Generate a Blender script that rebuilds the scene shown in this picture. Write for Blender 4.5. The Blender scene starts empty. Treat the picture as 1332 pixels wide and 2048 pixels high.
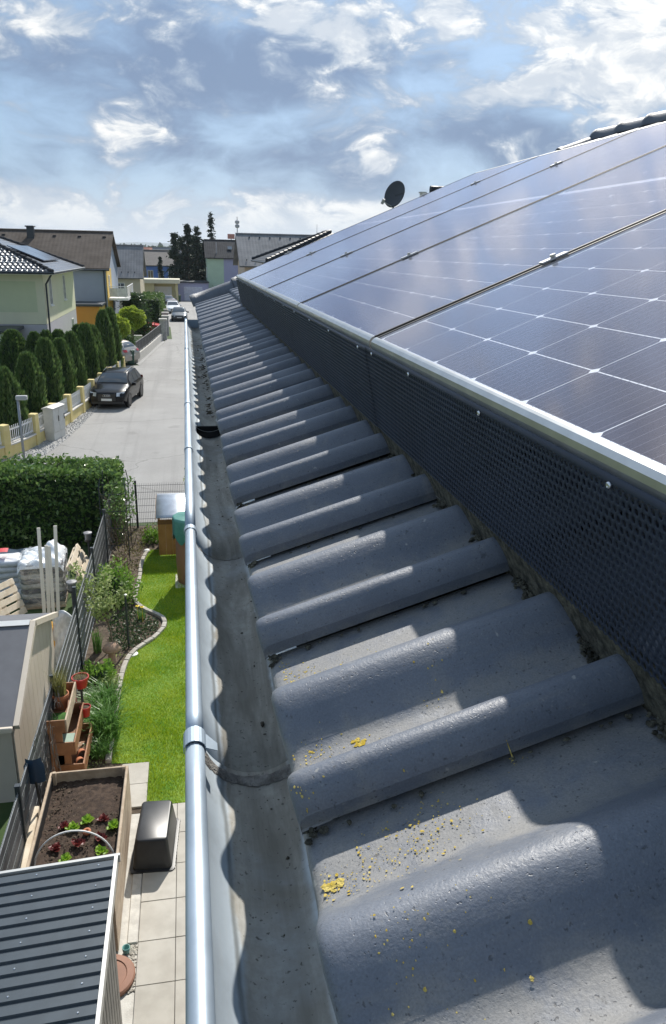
import bpy, math, random
import numpy as np
from mathutils import Vector, Matrix, Euler
random.seed(7); rng = np.random.default_rng(7)
S = bpy.context.scene
COL = S.collection
R = math.radians
# ------------------------------------------------------------------ camera
CAMZ = 7.6
PITCH, YAW, ROLL, FPX = 0.3244, 0.1883, 0.0219, 1535.0
cy, sy, cp, sp = math.cos(YAW), math.sin(YAW), math.cos(PITCH), math.sin(PITCH)
fwd = Vector((sy*cp, cy*cp, -sp)); rgt = Vector((cy, -sy, 0)); upv = rgt.cross(fwd)
r2 = rgt*math.cos(ROLL)+upv*math.sin(ROLL); u2 = -rgt*math.sin(ROLL)+upv*math.cos(ROLL)
cam = bpy.data.cameras.new('camera'); camo = bpy.data.objects.new('camera', cam); COL.objects.link(camo)
camo.matrix_world = Matrix(((r2.x, u2.x, -fwd.x, 0), (r2.y, u2.y, -fwd.y, 0), (r2.z, u2.z, -fwd.z, CAMZ), (0, 0, 0, 1)))
cam.sensor_fit = 'VERTICAL'; cam.sensor_height = 36.0; cam.lens = 36.0*FPX/2048.0
cam.clip_start = 0.02; cam.clip_end = 30000
S.camera = camo
S.render.resolution_x = 666; S.render.resolution_y = 1024
# ------------------------------------------------------------------ light
SUN_AZ, SUN_EL = R(16.5), R(42.5)      # azimuth to the right of the gutter direction
sdir = Vector((math.sin(SUN_AZ)*math.cos(SUN_EL), math.cos(SUN_AZ)*math.cos(SUN_EL), math.sin(SUN_EL)))
sl = bpy.data.lights.new('sun', 'SUN'); sl.energy = 4.2; sl.angle = R(0.8); sl.color = (1.0, 0.95, 0.87)
so = bpy.data.objects.new('sun', sl); COL.objects.link(so)
so.rotation_euler = sdir.to_track_quat('Z', 'Y').to_euler(); so.location = (0, 0, 40)
S.view_settings.view_transform = 'Standard'; S.view_settings.look = 'None'
S.view_settings.exposure = 0.5; S.view_settings.gamma = 1.0; S.view_settings.use_curve_mapping = False

# node helpers
class N:
    def __init__(s, tree): s.t = tree
    def new(s, typ, **kw):
        n = s.t.nodes.new(typ)
        for k, v in kw.items(): setattr(n, k, v)
        return n
    def link(s, a, b): s.t.links.new(a, b)
    def inp(s, sock, v):
        if hasattr(v, 'is_output') or isinstance(v, bpy.types.NodeSocket): s.t.links.new(v, sock)
        elif v is not None: sock.default_value = v
    def math(s, op, a, b=None, c=None, clamp=False):
        n = s.new('ShaderNodeMath', operation=op, use_clamp=clamp)
        s.inp(n.inputs[0], a)
        if b is not None: s.inp(n.inputs[1], b)
        if c is not None: s.inp(n.inputs[2], c)
        return n.outputs[0]
    def vmath(s, op, a, b=None, out=0):
        n = s.new('ShaderNodeVectorMath', operation=op)
        s.inp(n.inputs[0], a)
        if b is not None: s.inp(n.inputs[1], b)
        return n.outputs['Value'] if op in ('DOT_PRODUCT', 'LENGTH', 'DISTANCE') else n.outputs[0]
    def ramp(s, f, lo, hi, a=0.0, b=1.0):
        n = s.new('ShaderNodeMapRange', interpolation_type='SMOOTHSTEP')
        s.inp(n.inputs[0], f); s.inp(n.inputs[1], lo); s.inp(n.inputs[2], hi); s.inp(n.inputs[3], a); s.inp(n.inputs[4], b)
        return n.outputs[0]
    def mix(s, f, a, b):
        n = s.new('ShaderNodeMix', data_type='RGBA')
        def c(v): return tuple(v)+(1.0,) if isinstance(v, (tuple, list)) and len(v) == 3 else v
        s.inp(n.inputs[0], f); s.inp(n.inputs[6], c(a)); s.inp(n.inputs[7], c(b))
        return n.outputs[2]
    def noise(s, vec, scale, detail=4, rough=.55, dist=0.0, out=0):
        n = s.new('ShaderNodeTexNoise')
        if vec is not None: s.link(vec, n.inputs['Vector'])
        n.inputs['Scale'].default_value = scale; n.inputs['Detail'].default_value = detail
        n.inputs['Roughness'].default_value = rough; n.inputs['Distortion'].default_value = dist
        return n.outputs[out]

# ------------------------------------------------------------------ sky with broken cloud
W = bpy.data.worlds.new('World'); S.world = W; W.use_nodes = True
wt = W.node_tree; wt.nodes.clear(); w = N(wt)
out = w.new('ShaderNodeOutputWorld'); bg = w.new('ShaderNodeBackground'); bg.inputs['Strength'].default_value = 0.1
sky = w.new('ShaderNodeTexSky', sky_type='NISHITA', sun_disc=False)
sky.sun_elevation = SUN_EL; sky.sun_rotation = SUN_AZ; sky.altitude = 300; sky.air_density = 1.0; sky.dust_density = 1.2; sky.ozone_density = 1.2
tc = w.new('ShaderNodeTexCoord'); D = w.vmath('NORMALIZE', tc.outputs['Generated'])
sx = w.new('ShaderNodeSeparateXYZ'); w.link(D, sx.inputs[0]); dz = sx.outputs[2]
stretch = w.new('ShaderNodeCombineXYZ')
w.link(sx.outputs[0], stretch.inputs[0]); w.link(sx.outputs[1], stretch.inputs[1]); w.inp(stretch.inputs[2], w.math('MULTIPLY', dz, 2.0))
P = stretch.outputs[0]
warp = w.noise(P, 5.0, 3, .5, 0, 1)
PW_ = w.vmath('ADD', P, w.vmath('MULTIPLY', w.vmath('SUBTRACT', warp, (.5, .5, .5)), (.16, .16, .16)))
big = w.noise(P, 3.1, 3, .5, .3)
mid = w.noise(PW_, 7.5, 10, .58, .0)
fine = w.noise(PW_, 19.0, 9, .6, .0)
def dirpix(px, py):
    v = r2*((px-666)/FPX)+u2*(-(py-1024)/FPX)+fwd; v.normalize(); return v
def blob(px, py, rx, amp, ry=None):
    # a cloud bank standing in one direction of the sky; rx, ry are angular radii
    v = dirpix(px, py); ry = ry or rx
    d = w.vmath('SUBTRACT', D, tuple(v))
    right = Vector((v.y, -v.x, 0)).normalized(); up = right.cross(v).normalized()
    a = w.math('DIVIDE', w.vmath('DOT_PRODUCT', d, tuple(right)), rx); b = w.math('DIVIDE', w.vmath('DOT_PRODUCT', d, tuple(up)), ry)
    q = w.math('ADD', w.math('MULTIPLY', a, a), w.math('MULTIPLY', b, b))
    front = w.math('GREATER_THAN', w.vmath('DOT_PRODUCT', D, tuple(v)), 0.0)
    return w.math('MULTIPLY', w.math('MULTIPLY', w.math('EXPONENT', w.math('MULTIPLY', q, -1.0)), amp), front)
def total(bl):
    o = None
    for b in bl:
        x = blob(*b); o = x if o is None else w.math('ADD', o, x)
    return o
# cloud cover: noise plus the banks the photograph shows
white_b = total([(600, 45, .13, .26, .028), (1130, 90, .18, .13, .045), (960, 195, .15, .24, .02), (245, 290, .028, .15, .06),
                 (740, 300, .05, .13, .04), (110, 50, .07, .10, .04), (30, 180, .04, .10, .03), (1290, 190, .08, .14, .04), (430, 225, .05, .08, .012), (1200, 20, .2, .10, .03)])
dark_b = total([(560, 140, .14, .26, .045), (150, 170, .2, .20, .06), (830, 110, .05, .16, .03), (470, 320, .15, .22, .03), (960, 270, .11, .26, .04), (90, 330, .08, .14, .02), (700, 360, .1, .12, .02)])
cov = w.math('ADD', w.math('ADD', .5, w.math('MULTIPLY', w.math('SUBTRACT', mid, .5), 1.5)), w.math('MULTIPLY', w.math('SUBTRACT', fine, .5), 1.05))
cov = w.math('ADD', cov, w.math('MULTIPLY', w.math('SUBTRACT', big, .5), .3))
lowbank = w.ramp(w.math('ADD', dz, w.math('MULTIPLY', w.math('SUBTRACT', mid, .5), .09)), .056, .078, .25, 0.0)
wc = w.math('SUBTRACT', w.math('ADD', w.math('ADD', cov, w.math('MULTIPLY', white_b, .95)), lowbank), w.math('MULTIPLY', dark_b, .75))
whitef = w.ramp(wc, .41, .70)
inner = w.noise(PW_, 13.0, 9, .62, .0)
rim = w.math('MULTIPLY', w.ramp(wc, .54, .78), w.ramp(inner, .40, .60, .30, 1.0))
greyf = w.ramp(w.math('ADD', w.math('ADD', w.math('MULTIPLY', big, .45), w.math('MULTIPLY', mid, .6)), w.math('MULTIPLY', dark_b, .4)), .44, .68)
glow = w.math('POWER', w.math('MAXIMUM', w.vmath('DOT_PRODUCT', D, tuple(sdir)), 0.0), 4.0)
SK = 7.7
def lin(r, g, b):
    f = lambda c: ((c/255+.055)/1.055)**2.4 if c > 10 else c/255/12.92
    return (f(r), f(g), f(b))
def sc(c, k): return tuple(x*k for x in c)
base = w.mix(.80, sky.outputs[0], sc(lin(136, 170, 204), SK))
base = w.mix(w.math('MULTIPLY', greyf, .9), base, sc(lin(112, 132, 162), SK))
cloudcol = w.mix(rim, sc(lin(166, 180, 197), SK), sc(lin(246, 245, 241), SK))
haze_low = w.ramp(dz, 0.0, .075, .7, 0.0)
c1 = w.mix(w.math('MULTIPLY', whitef, .95), base, cloudcol)
c2 = w.mix(haze_low, c1, sc(lin(205, 214, 219), SK))
gl = w.math('ADD', .96, w.math('MULTIPLY', glow, .42))
sn = w.new('ShaderNodeVectorMath', operation='SCALE'); w.link(c2, sn.inputs[0]); w.link(gl, sn.inputs['Scale'])
w.link(sn.outputs[0], bg.inputs['Color']); w.link(bg.outputs[0], out.inputs['Surface'])

# ------------------------------------------------------------------ mesh helpers
class MB:
    def __init__(s): s.v = []; s.f = []
    def add(s, vs, fs):
        o = len(s.v); s.v += [tuple(p) for p in vs]; s.f += [tuple(i+o for i in f) for f in fs]; return s
    def box(s, x0, x1, y0, y1, z0, z1):
        return s.add([(x0, y0, z0), (x1, y0, z0), (x1, y1, z0), (x0, y1, z0), (x0, y0, z1), (x1, y0, z1), (x1, y1, z1), (x0, y1, z1)],
                     [(3, 2, 1, 0), (4, 5, 6, 7), (0, 1, 5, 4), (1, 2, 6, 5), (2, 3, 7, 6), (3, 0, 4, 7)])
    def cbox(s, x0, x1, y0, y1, z0, z1, c=.005):
        # box with chamfered vertical and top edges
        c = min(c, (x1-x0)*.4, (y1-y0)*.4, (z1-z0)*.4)
        def ring(ins, z): a = ins; return [(x0+a+c, y0+a, z), (x1-a-c, y0+a, z), (x1-a, y0+a+c, z), (x1-a, y1-a-c, z), (x1-a-c, y1-a, z), (x0+a+c, y1-a, z), (x0+a, y1-a-c, z), (x0+a, y0+a+c, z)]
        vs = ring(0, z0)+ring(0, z1-c)+ring(c*.9, z1)
        fs = [tuple(range(7, -1, -1)), tuple(range(16, 24))]
        for k in (0, 8):
            for i in range(8): fs.append((k+i, k+(i+1) % 8, k+8+(i+1) % 8, k+8+i))
        return s.add(vs, fs)
    def obox(s, c, size, rot=(0, 0, 0)):
        m = Matrix.Translation(c) @ Euler(rot).to_matrix().to_4x4(); hx, hy, hz = [a/2 for a in size]
        vs = [m @ Vector(p) for p in ((-hx, -hy, -hz), (hx, -hy, -hz), (hx, hy, -hz), (-hx, hy, -hz), (-hx, -hy, hz), (hx, -hy, hz), (hx, hy, hz), (-hx, hy, hz))]
        return s.add(vs, [(3, 2, 1, 0), (4, 5, 6, 7), (0, 1, 5, 4), (1, 2, 6, 5), (2, 3, 7, 6), (3, 0, 4, 7)])
    def tube(s, pts, r, n=8, caps=True):
        pts = [Vector(p) for p in pts]; rs = r if isinstance(r, (list, tuple)) else [r]*len(pts)
        vs = []; prev = None
        for i, p in enumerate(pts):
            t = (pts[min(i+1, len(pts)-1)]-pts[max(i-1, 0)]).normalized()
            if prev is None:
                a = Vector((0, 0, 1)) if abs(t.z) < .9 else Vector((1, 0, 0)); x = t.cross(a).normalized()
            else: x = (prev-t*prev.dot(t)).normalized()
            prev = x; y = t.cross(x)
            for k in range(n):
                a = 2*math.pi*k/n; vs.append(p+(x*math.cos(a)+y*math.sin(a))*rs[i])
        fs = []
        for i in range(len(pts)-1):
            for k in range(n): fs.append((i*n+k, i*n+(k+1) % n, (i+1)*n+(k+1) % n, (i+1)*n+k))
        if caps: fs += [tuple(range(n-1, -1, -1)), tuple((len(pts)-1)*n+k for k in range(n))]
        return s.add(vs, fs)
    def lathe(s, prof, n=20, c=(0, 0, 0), cap=False):
        vs = []; fs = []
        for (r, z) in prof:
            for k in range(n): a = 2*math.pi*k/n; vs.append((c[0]+r*math.cos(a), c[1]+r*math.sin(a), c[2]+z))
        for i in range(len(prof)-1):
            for k in range(n): fs.append((i*n+k, i*n+(k+1) % n, (i+1)*n+(k+1) % n, (i+1)*n+k))
        if cap: fs += [tuple(range(n-1, -1, -1)), tuple((len(prof)-1)*n+k for k in range(n))]
        return s.add(vs, fs)
    def prism(s, poly, z0, z1):
        n = len(poly); vs = [(x, y, z0) for x, y in poly]+[(x, y, z1) for x, y in poly]
        return s.add(vs, [tuple(range(n-1, -1, -1)), tuple(range(n, 2*n))]+[(i, (i+1) % n, n+(i+1) % n, n+i) for i in range(n)])
    def extr(s, poly, axis, a, b):
        # polygon in the two other axes, extruded along axis from a to b
        def p(u, v, t): return (t, u, v) if axis == 0 else ((u, t, v) if axis == 1 else (u, v, t))
        n = len(poly); vs = [p(u, v, a) for u, v in poly]+[p(u, v, b) for u, v in poly]
        return s.add(vs, [tuple(range(n-1, -1, -1)), tuple(range(n, 2*n))]+[(i, (i+1) % n, n+(i+1) % n, n+i) for i in range(n)])
    def grid(s, fn, nu, nv):
        vs = [fn(i/nu, j/nv) for j in range(nv+1) for i in range(nu+1)]; q = nu+1
        return s.add(vs, [(j*q+i, j*q+i+1, (j+1)*q+i+1, (j+1)*q+i) for j in range(nv) for i in range(nu)])
    def slab(s, a, b, c, d, t):
        # quad plate with thickness t below its face
        a, b, c, d = [Vector(p) for p in (a, b, c, d)]; nn = (b-a).cross(d-a).normalized()*t
        vs = [a, b, c, d, a-nn, b-nn, c-nn, d-nn]
        return s.add(vs, [(0, 1, 2, 3), (7, 6, 5, 4), (0, 4, 5, 1), (1, 5, 6, 2), (2, 6, 7, 3), (3, 7, 4, 0)])
    def mesh(s, name, mat=None, smooth=False, off=None):
        me = bpy.data.meshes.new(name)
        v = s.v if off is None else [(p[0]-off[0], p[1]-off[1], p[2]-off[2]) for p in s.v]
        me.from_pydata(v, [], s.f)
        if mat: me.materials.append(mat)
        if smooth: me.shade_smooth()
        return me
    def build(s, name, mat, parent=None, smooth=False, world=False):
        off = parent.location if (world and parent) else None
        return link(name, s.mesh(name, mat, smooth, off), parent)
def link(name, me, parent=None):
    o = bpy.data.objects.new(name, me); COL.objects.link(o); o.parent = parent; return o
def autosmooth(o, ang=35):
    me = o.data; me.shade_smooth()
    try: me.set_sharp_from_angle(angle=R(ang))
    except Exception: pass
    return o
def tag(o, label=None, cat=None, group=None, kind=None):
    if label: o['label'] = label
    if cat: o['category'] = cat
    if group: o['group'] = group
    if kind: o['kind'] = kind
    return o
def thing(name, label, cat, loc=(0, 0, 0), rotz=0, group=None):
    o = bpy.data.objects.new(name, None); COL.objects.link(o); o.location = loc; o.rotation_euler = (0, 0, rotz); o.empty_display_size = .2
    return tag(o, label, cat, group)
def copy_tree(o, parent=None):
    c = o.copy(); COL.objects.link(c); c.parent = parent
    for ch in list(o.children): copy_tree(ch, c)
    return c
def sheet(name, poly, z, mat, kind='structure'):
    o = MB().add([(x, y, z) for x, y in poly], [tuple(range(len(poly)))]).build(name, mat); return tag(o, kind=kind)
def flakes(pts, nrm, size, aspect=.5, jitter=.6, fold=False):
    # many small leaf faces; pts (n,3), nrm (n,3) preferred leaf axis (the way the leaf points)
    n = len(pts); pts = np.asarray(pts, float); ax = np.asarray(nrm, float)+rng.normal(0, jitter, (n, 3))
    ax /= np.linalg.norm(ax, axis=1)[:, None]+1e-9
    t = np.cross(ax, rng.normal(0, 1, (n, 3))); t /= np.linalg.norm(t, axis=1)[:, None]+1e-9
    L = np.asarray(size)*rng.uniform(.7, 1.3, n); L = L[:, None]
    a = pts-ax*L*.5; b = pts+t*L*aspect*.5; c = pts+ax*L*.5; d = pts-t*L*aspect*.5
    v = np.stack([a, b, c, d], 1).reshape(-1, 3)
    f = np.arange(4*n).reshape(-1, 4)
    return v, f
def npmesh(name, v, f, mat, smooth=False):
    me = bpy.data.meshes.new(name); nv, nf, k = len(v), len(f), f.shape[1]
    me.vertices.add(nv); me.vertices.foreach_set('co', np.ascontiguousarray(v, dtype=np.float32).ravel())
    me.loops.add(nf*k); me.loops.foreach_set('vertex_index', np.ascontiguousarray(f, dtype=np.int32).ravel())
    me.polygons.add(nf); me.polygons.foreach_set('loop_start', np.arange(0, nf*k, k, dtype=np.int32))
    try: me.polygons.foreach_set('loop_total', np.full(nf, k, dtype=np.int32))
    except Exception: pass
    me.update(calc_edges=True); me.validate()
    me.materials.append(mat)
    if smooth: me.shade_smooth()
    return me

# ------------------------------------------------------------------ materials
def M(name, col, rough=.6, metal=0.0, var=.12, vs=4.0, col2=None, bump=0.0, bs=60.0, spec=.5, rnd=0.0, coat=0.0, detail=5):
    m = bpy.data.materials.new(name); m.use_nodes = True; t = N(m.node_tree); b = m.node_tree.nodes['Principled BSDF']
    co = t.new('ShaderNodeTexCoord').outputs['Object']
    c2 = col2 or tuple(min(1, c*(1+var)) for c in col); c1 = col if col2 else tuple(c*(1-var) for c in col)
    nz = t.noise(co, vs, detail, .6); f = t.ramp(nz, .3, .7)
    c = t.mix(f, c1, c2)
    if rnd:
        oi = t.new('ShaderNodeObjectInfo'); h = t.new('ShaderNodeHueSaturation')
        t.link(t.math('ADD', 1-rnd, t.math('MULTIPLY', oi.outputs['Random'], 2*rnd)), h.inputs['Value']); t.link(c, h.inputs['Color']); c = h.outputs[0]
    t.link(c, b.inputs['Base Color']); b.inputs['Metallic'].default_value = metal
    b.inputs['Roughness'].default_value = rough; b.inputs['Specular IOR Level'].default_value = spec
    if coat: b.inputs['Coat Weight'].default_value = coat; b.inputs['Coat Roughness'].default_value = .03
    if bump:
        bn = t.new('ShaderNodeBump'); bn.inputs['Strength'].default_value = bump; bn.inputs['Distance'].default_value = .01
        t.link(t.noise(co, bs, 4, .6), bn.inputs['Height']); t.link(bn.outputs[0], b.inputs['Normal'])
    return m
def leafmat(name, c1, c2, rough=.5, trans=.35, scale=1.5):
    m = bpy.data.materials.new(name); m.use_nodes = True; t = N(m.node_tree); b = m.node_tree.nodes['Principled BSDF']
    co = t.new('ShaderNodeTexCoord').outputs['Object']; g = t.new('ShaderNodeNewGeometry')
    f = t.math('ADD', t.math('MULTIPLY', t.noise(co, scale, 3), .6), t.math('MULTIPLY', g.outputs['Random Per Island'], .5))
    c = t.mix(t.ramp(f, .25, .85), c1, c2); t.link(c, b.inputs['Base Color']); b.inputs['Roughness'].default_value = rough
    tr = t.new('ShaderNodeBsdfTranslucent'); t.link(c, tr.inputs['Color']); mx = t.new('ShaderNodeMixShader'); mx.inputs[0].default_value = trans
    t.link(b.outputs[0], mx.inputs[1]); t.link(tr.outputs[0], mx.inputs[2])
    t.link(mx.outputs[0], m.node_tree.nodes['Material Output'].inputs['Surface'])
    return m
def glassmat(name, tint=(.02, .03, .035), rough=.03):
    m = bpy.data.materials.new(name); m.use_nodes = True; b = m.node_tree.nodes['Principled BSDF']
    b.inputs['Base Color'].default_value = tint+(1,); b.inputs['Roughness'].default_value = rough; b.inputs['Specular IOR Level'].default_value = .8
    return m
# ================================================================== the house we stand at
TH = 0.3913; TP = 0.4013
E_ = Vector((math.cos(TH), 0, math.sin(TH))); N_ = Vector((-math.sin(TH), 0, math.cos(TH)))
P0 = Vector((.0704, 0, CAMZ-.4589))
def roofpt(s, y, o=0): return P0+E_*s+N_*o+Vector((0, y, 0))
RIDGE_S = 4.2; Y0R, Y1R = -3.3, 7.48; PITCHT = .32; YJ0 = .562

# tile material: slate-grey coated concrete with dust, fine relief
def tilemat():
    m = bpy.data.materials.new('coated_concrete_tile'); m.use_nodes = True; t = N(m.node_tree); b = m.node_tree.nodes['Principled BSDF']
    tc = t.new('ShaderNodeTexCoord'); co = tc.outputs['Object']; oi = t.new('ShaderNodeObjectInfo')
    off = t.new('ShaderNodeCombineXYZ'); t.link(t.math('MULTIPLY', oi.outputs['Random'], 37.0), off.inputs[0]); t.link(t.math('MULTIPLY', oi.outputs['Random'], 91.0), off.inputs[1])
    p = t.vmath('ADD', co, off.outputs[0])
    n1 = t.noise(p, 9, 5, .6); n2 = t.noise(p, 70, 5, .7); n3 = t.noise(p, 260, 3, .6); n4 = t.noise(p, 22, 6, .65, .4)
    sp = t.new('ShaderNodeSeparateXYZ'); t.link(co, sp.inputs[0])
    zz = sp.outputs[2]
    # dust settles where the water runs: the pans of the profile
    pan = t.ramp(zz, -.047, -.022, 1.0, 0.0)
    dust = t.math('MULTIPLY', t.ramp(t.math('ADD', n4, t.math('MULTIPLY', pan, .28)), .52, .88), .75)
    c = t.mix(t.ramp(n1, .3, .7), (.118, .136, .172), (.162, .180, .216))
    c = t.mix(dust, c, (.27, .262, .245))
    c = t.mix(t.ramp(n2, .62, .72, 0, .6), c, (.035, .036, .036))
    mps = t.new('ShaderNodeMapping'); t.link(p, mps.inputs[0]); mps.inputs['Scale'].default_value = (5, 60, 60)
    c = t.mix(t.ramp(t.noise(mps.outputs[0], 1.0, 6, .65), .5, .8, 0, .45), c, (.20, .20, .20))
    c = t.mix(t.ramp(t.noise(p, 190, 4, .7), .60, .68, 0, .4), c, (.28, .275, .26))
    c = t.mix(t.ramp(t.noise(p, 520, 2, .5), .35, .65, 0, .22), c, (.05, .056, .07))
    c = t.mix(t.ramp(t.noise(p, 260, 2, .5), .65, .74, 0, .6), c, (.035, .035, .037))
    nose = t.ramp(sp.outputs[0], .0, .022, .3, 0.0); c = t.mix(t.math('MULTIPLY', nose, t.ramp(n4, .4, .6)), c, (.20, .195, .18))
    c = t.mix(t.ramp(t.noise(p, 48, 3, .5), .72, .76, 0, .6), c, (.4, .39, .36))
    t.link(c, b.inputs['Base Color'])
    t.link(t.math('ADD', .37, t.math('ADD', t.math('MULTIPLY', dust, .30), t.math('MULTIPLY', n2, .16))), b.inputs['Roughness'])
    b.inputs['Specular IOR Level'].default_value = .62
    bn = t.new('ShaderNodeBump'); bn.inputs['Strength'].default_value = .42; bn.inputs['Distance'].default_value = .0022
    h = t.math('ADD', t.math('MULTIPLY', t.noise(p, 120, 5, .7), .75), t.math('ADD', t.math('MULTIPLY', t.noise(p, 420, 3, .6), .3), t.math('SUBTRACT', t.math('MULTIPLY', n1, .5), t.ramp(t.noise(p, 260, 2, .5), .64, .74, 0, .4))))
    t.link(h, bn.inputs['Height']); t.link(bn.outputs[0], b.inputs['Normal'])
    return m
m_tile = tilemat()
m_cap = M('ridge_cap_concrete', (.09, .102, .124), .5, var=.2, vs=8, bump=.35, bs=90)
m_wall = M('house_render', (.72, .70, .64), .85, var=.04, vs=2, bump=.2, bs=120)
m_wood = M('soffit_wood', (.22, .13, .07), .6, var=.25, vs=6)
m_felt = M('roof_deck', (.03, .03, .03), .9)

house = thing('house', 'house in the foreground with dark wavy roof tiles seen along its eave', 'house', (4.0, 2.1, 0))
MB().box(.62, 7.3, -3.1, 7.28, 0, 6.75).build('wall', m_wall, house, world=True)
# gable triangles above the wall
rx = P0.x+RIDGE_S*E_.x; rz = P0.z+RIDGE_S*E_.z
for yy in (-3.1, 7.1): MB().extr([(.62, 6.752), (7.3, 6.752), (rx, rz-.25)], 1, yy, yy+.18).build('gable', m_wall, house, world=True)
MB().box(.17, .62, -3.2, 7.35, 6.78, 6.81).build('soffit', m_wood, house, world=True)
MB().extr([(.17, 6.83), (.195, 6.83), (.195, 7.06), (.17, 7.06)], 1, -3.2, 7.4).build('fascia', m_wood, house, world=True)
# roof: a part whose own axes are upslope / along the eave / outwards
roof = MB().box(.03, RIDGE_S-.02, Y0R+.03, Y1R-.03, -.125, -.108).build('roof', m_felt, house)
roof.location = P0-Vector(house.location); roof.rotation_euler = (0, -TH, 0)
def hump(u):
    # height of the tile profile across its width, u from the lap edge
    h = 0.0
    if u < .027: h = .009+.036*math.sqrt(max(0, 1-(1-(u+.001)/.028)**2))
    elif u < .080: h = .045*(.5+.5*math.cos(math.pi*(u-.027)/.053))
    elif u < .100: h = 0
    elif u < .172: h = .042*(.5-.5*math.cos(math.pi*(u-.100)/.072))
    elif u < .250: h = .042*(.5+.5*math.cos(math.pi*(u-.172)/.078))
    return h-.045
def tile_mesh():
    us = [0, .0015, .004, .008, .012, .016, .02, .027, .034, .042, .05, .058, .066, .074, .083, .092, .1, .109, .117, .126, .135, .144, .153, .162, .172, .182, .192, .202, .212, .222, .232, .242, .252, .268, .29, .319, .332]
    ss = [(0.0, -.016), (.0006, -.0085), (.003, -.0038), (.008, -.0010), (.016, 0), (.06, 0), (.12, 0), (.18, 0), (.24, 0), (.30, 0), (.36, 0), (.405, 0)]
    mb = MB(); q = len(us); vs = []
    for (s, d) in ss:
        for u in us: vs.append((s, u, hump(u)+d+(-.004 if u > .315 else 0)))
    fs = [(j*q+i, (j+1)*q+i, (j+1)*q+i+1, j*q+i+1) for j in range(len(ss)-1) for i in range(q-1)]
    fs = [tuple(reversed(f)) for f in fs]
    # lap edge face, and the nose underside
    o = len(vs)
    for (s, d) in ss: vs.append((s, 0.0012, -.0410+min(d, 0)*.5))
    for j in range(len(ss)-1): fs.append((j*q, o+j, o+j+1, (j+1)*q))
    o2 = len(vs)
    for u in us: vs.append((.03, u, -.0407 if u < .010 else hump(u)-.015))
    for i in range(q-1): fs.append((i, o2+i, o2+i+1, i+1))
    # return of the lap edge to the underside
    o3 = len(vs)
    for (s, d) in ss: vs.append((s, .010, -.0400+min(d, 0)*.5))
    for j in range(len(ss)-1): fs.append((o+j, o3+j, o3+j+1, o+j+1))
    mb.add(vs, fs); me = mb.mesh('roof_tile', m_tile, True)
    try: me.set_sharp_from_angle(angle=R(50))
    except Exception: pass
    return me
tm = tile_mesh(); EXPO = .345; ALPHA = math.atan(.030/EXPO)
ncol = 22; first = -12
for course in range(12):
    for i in range(first, ncol):
        y = YJ0+PITCHT*i
        if course > 1 and i > ncol-1: continue
        if course >= 2 and i < -3: continue
        o = link('roof_tile', tm, roof); jit = random.uniform(-.0025, .0025)
        o.location = (EXPO*course*1.0+jit*.8, y, random.uniform(-.0012, .0012)); o.rotation_euler = (random.uniform(-.004, .004), ALPHA+random.uniform(-.003, .003), random.uniform(-.004, .004))
# other slope, seen only as mass
MB().slab((rx, Y0R+.03, rz-.03), (rx+3.9, Y0R+.03, rz-.03-3.9*math.tan(TH)), (rx+3.9, Y1R-.03, rz-.03-3.9*math.tan(TH)), (rx, Y1R-.03, rz-.03), .08).build('rear_roof_slope', m_cap, house, world=True)
# half-round verge caps up the far gable edge and ridge caps
def cap_mesh(L, r0, r1, lift=0.0):
    mb = MB()
    prof = []
    def ring(x, r): return [(x, r*math.cos(a)*1.05, r*math.sin(a)) for a in [math.pi*k/12 for k in range(13)]]
    rows = [ring(0, r0*.93), ring(.004, r0), ring(.05, r0), ring(.055, r0*.955), ring(L*.5, (r0+r1)*.5*.955), ring(L, r1*.955)]
    inner = [ring(L, r1*.8), ring(0, r0*.8)]
    rows += inner; q = 13
    vs = [p for rr in rows for p in rr]; fs = [(j*q+i, (j+1)*q+i, (j+1)*q+i+1, j*q+i+1) for j in range(len(rows)-1) for i in range(q-1)]
    fs += [((len(rows)-1)*q+i, i, i+1, (len(rows)-1)*q+i+1) for i in range(q-1)]
    # closed nose on the lower end
    fs.append(tuple(range(0, 13)))
    mb.add(vs, fs); me = mb.mesh('cap', m_cap, True)
    try: me.set_sharp_from_angle(angle=R(55))
    except Exception: pass
    return me
cm = cap_mesh(.46, .105, .095)
for i in range(10):
    o = link('verge_cap', cm, roof); o.location = (-.02+.42*i, Y1R+.055, -.028-.006*i+.004*(i % 2)); o.rotation_euler = (0, .02, 0)
rm = cap_mesh(.50, .105, .095)
for i in range(24):
    o = link('ridge_cap', rm, house); o.location = Vector((rx, Y1R+.05-.45*i, rz-.06))-Vector(house.location); o.rotation_euler = (0, .012, -math.pi/2)

# lichen flakes, moss lumps
m_lichen = M('yellow_lichen', (.46, .32, .02), .95, col2=(.62, .50, .16), vs=90, bump=.5, bs=300)
m_moss = M('roof_moss', (.035, .034, .026), 1.0, col2=(.17, .16, .12), vs=70, bump=.8, bs=200)
def tile_surf(s, y):
    i = math.floor((y-YJ0)/PITCHT); u = y-YJ0-PITCHT*i; c = 0 if s < EXPO else 1
    return hump(min(max(u, 0), .319))-(s-EXPO*c)*math.tan(ALPHA)
mb = MB()
spots = [(.006, .492, .030, 40, .011), (.016, .658, .035, 30, .016), (.004, .981, .02, 25, .012), (.012, .806, .04, 46, .02), (.04, .505, .07, 60, .022), (.085, .517, .07, 34, .02), (.004, .572, .02, 6, .006),
         (.066, .66, .03, 8, .02), (.199, .556, .012, 6, .006), (.002, 1.145, .02, 22, .014), (.055, .392, .07, 12, .03), (.034, .385, .05, 9, .03), (.03, .95, .1, 25, .02), (.05, 1.14, .05, 16, .02), (.03, .80, .1, 30, .015), (.01, 1.5, .03, 10, .02), (.15, .70, .05, 8, .03), (.02, .33, .1, 12, .05)]
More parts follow.
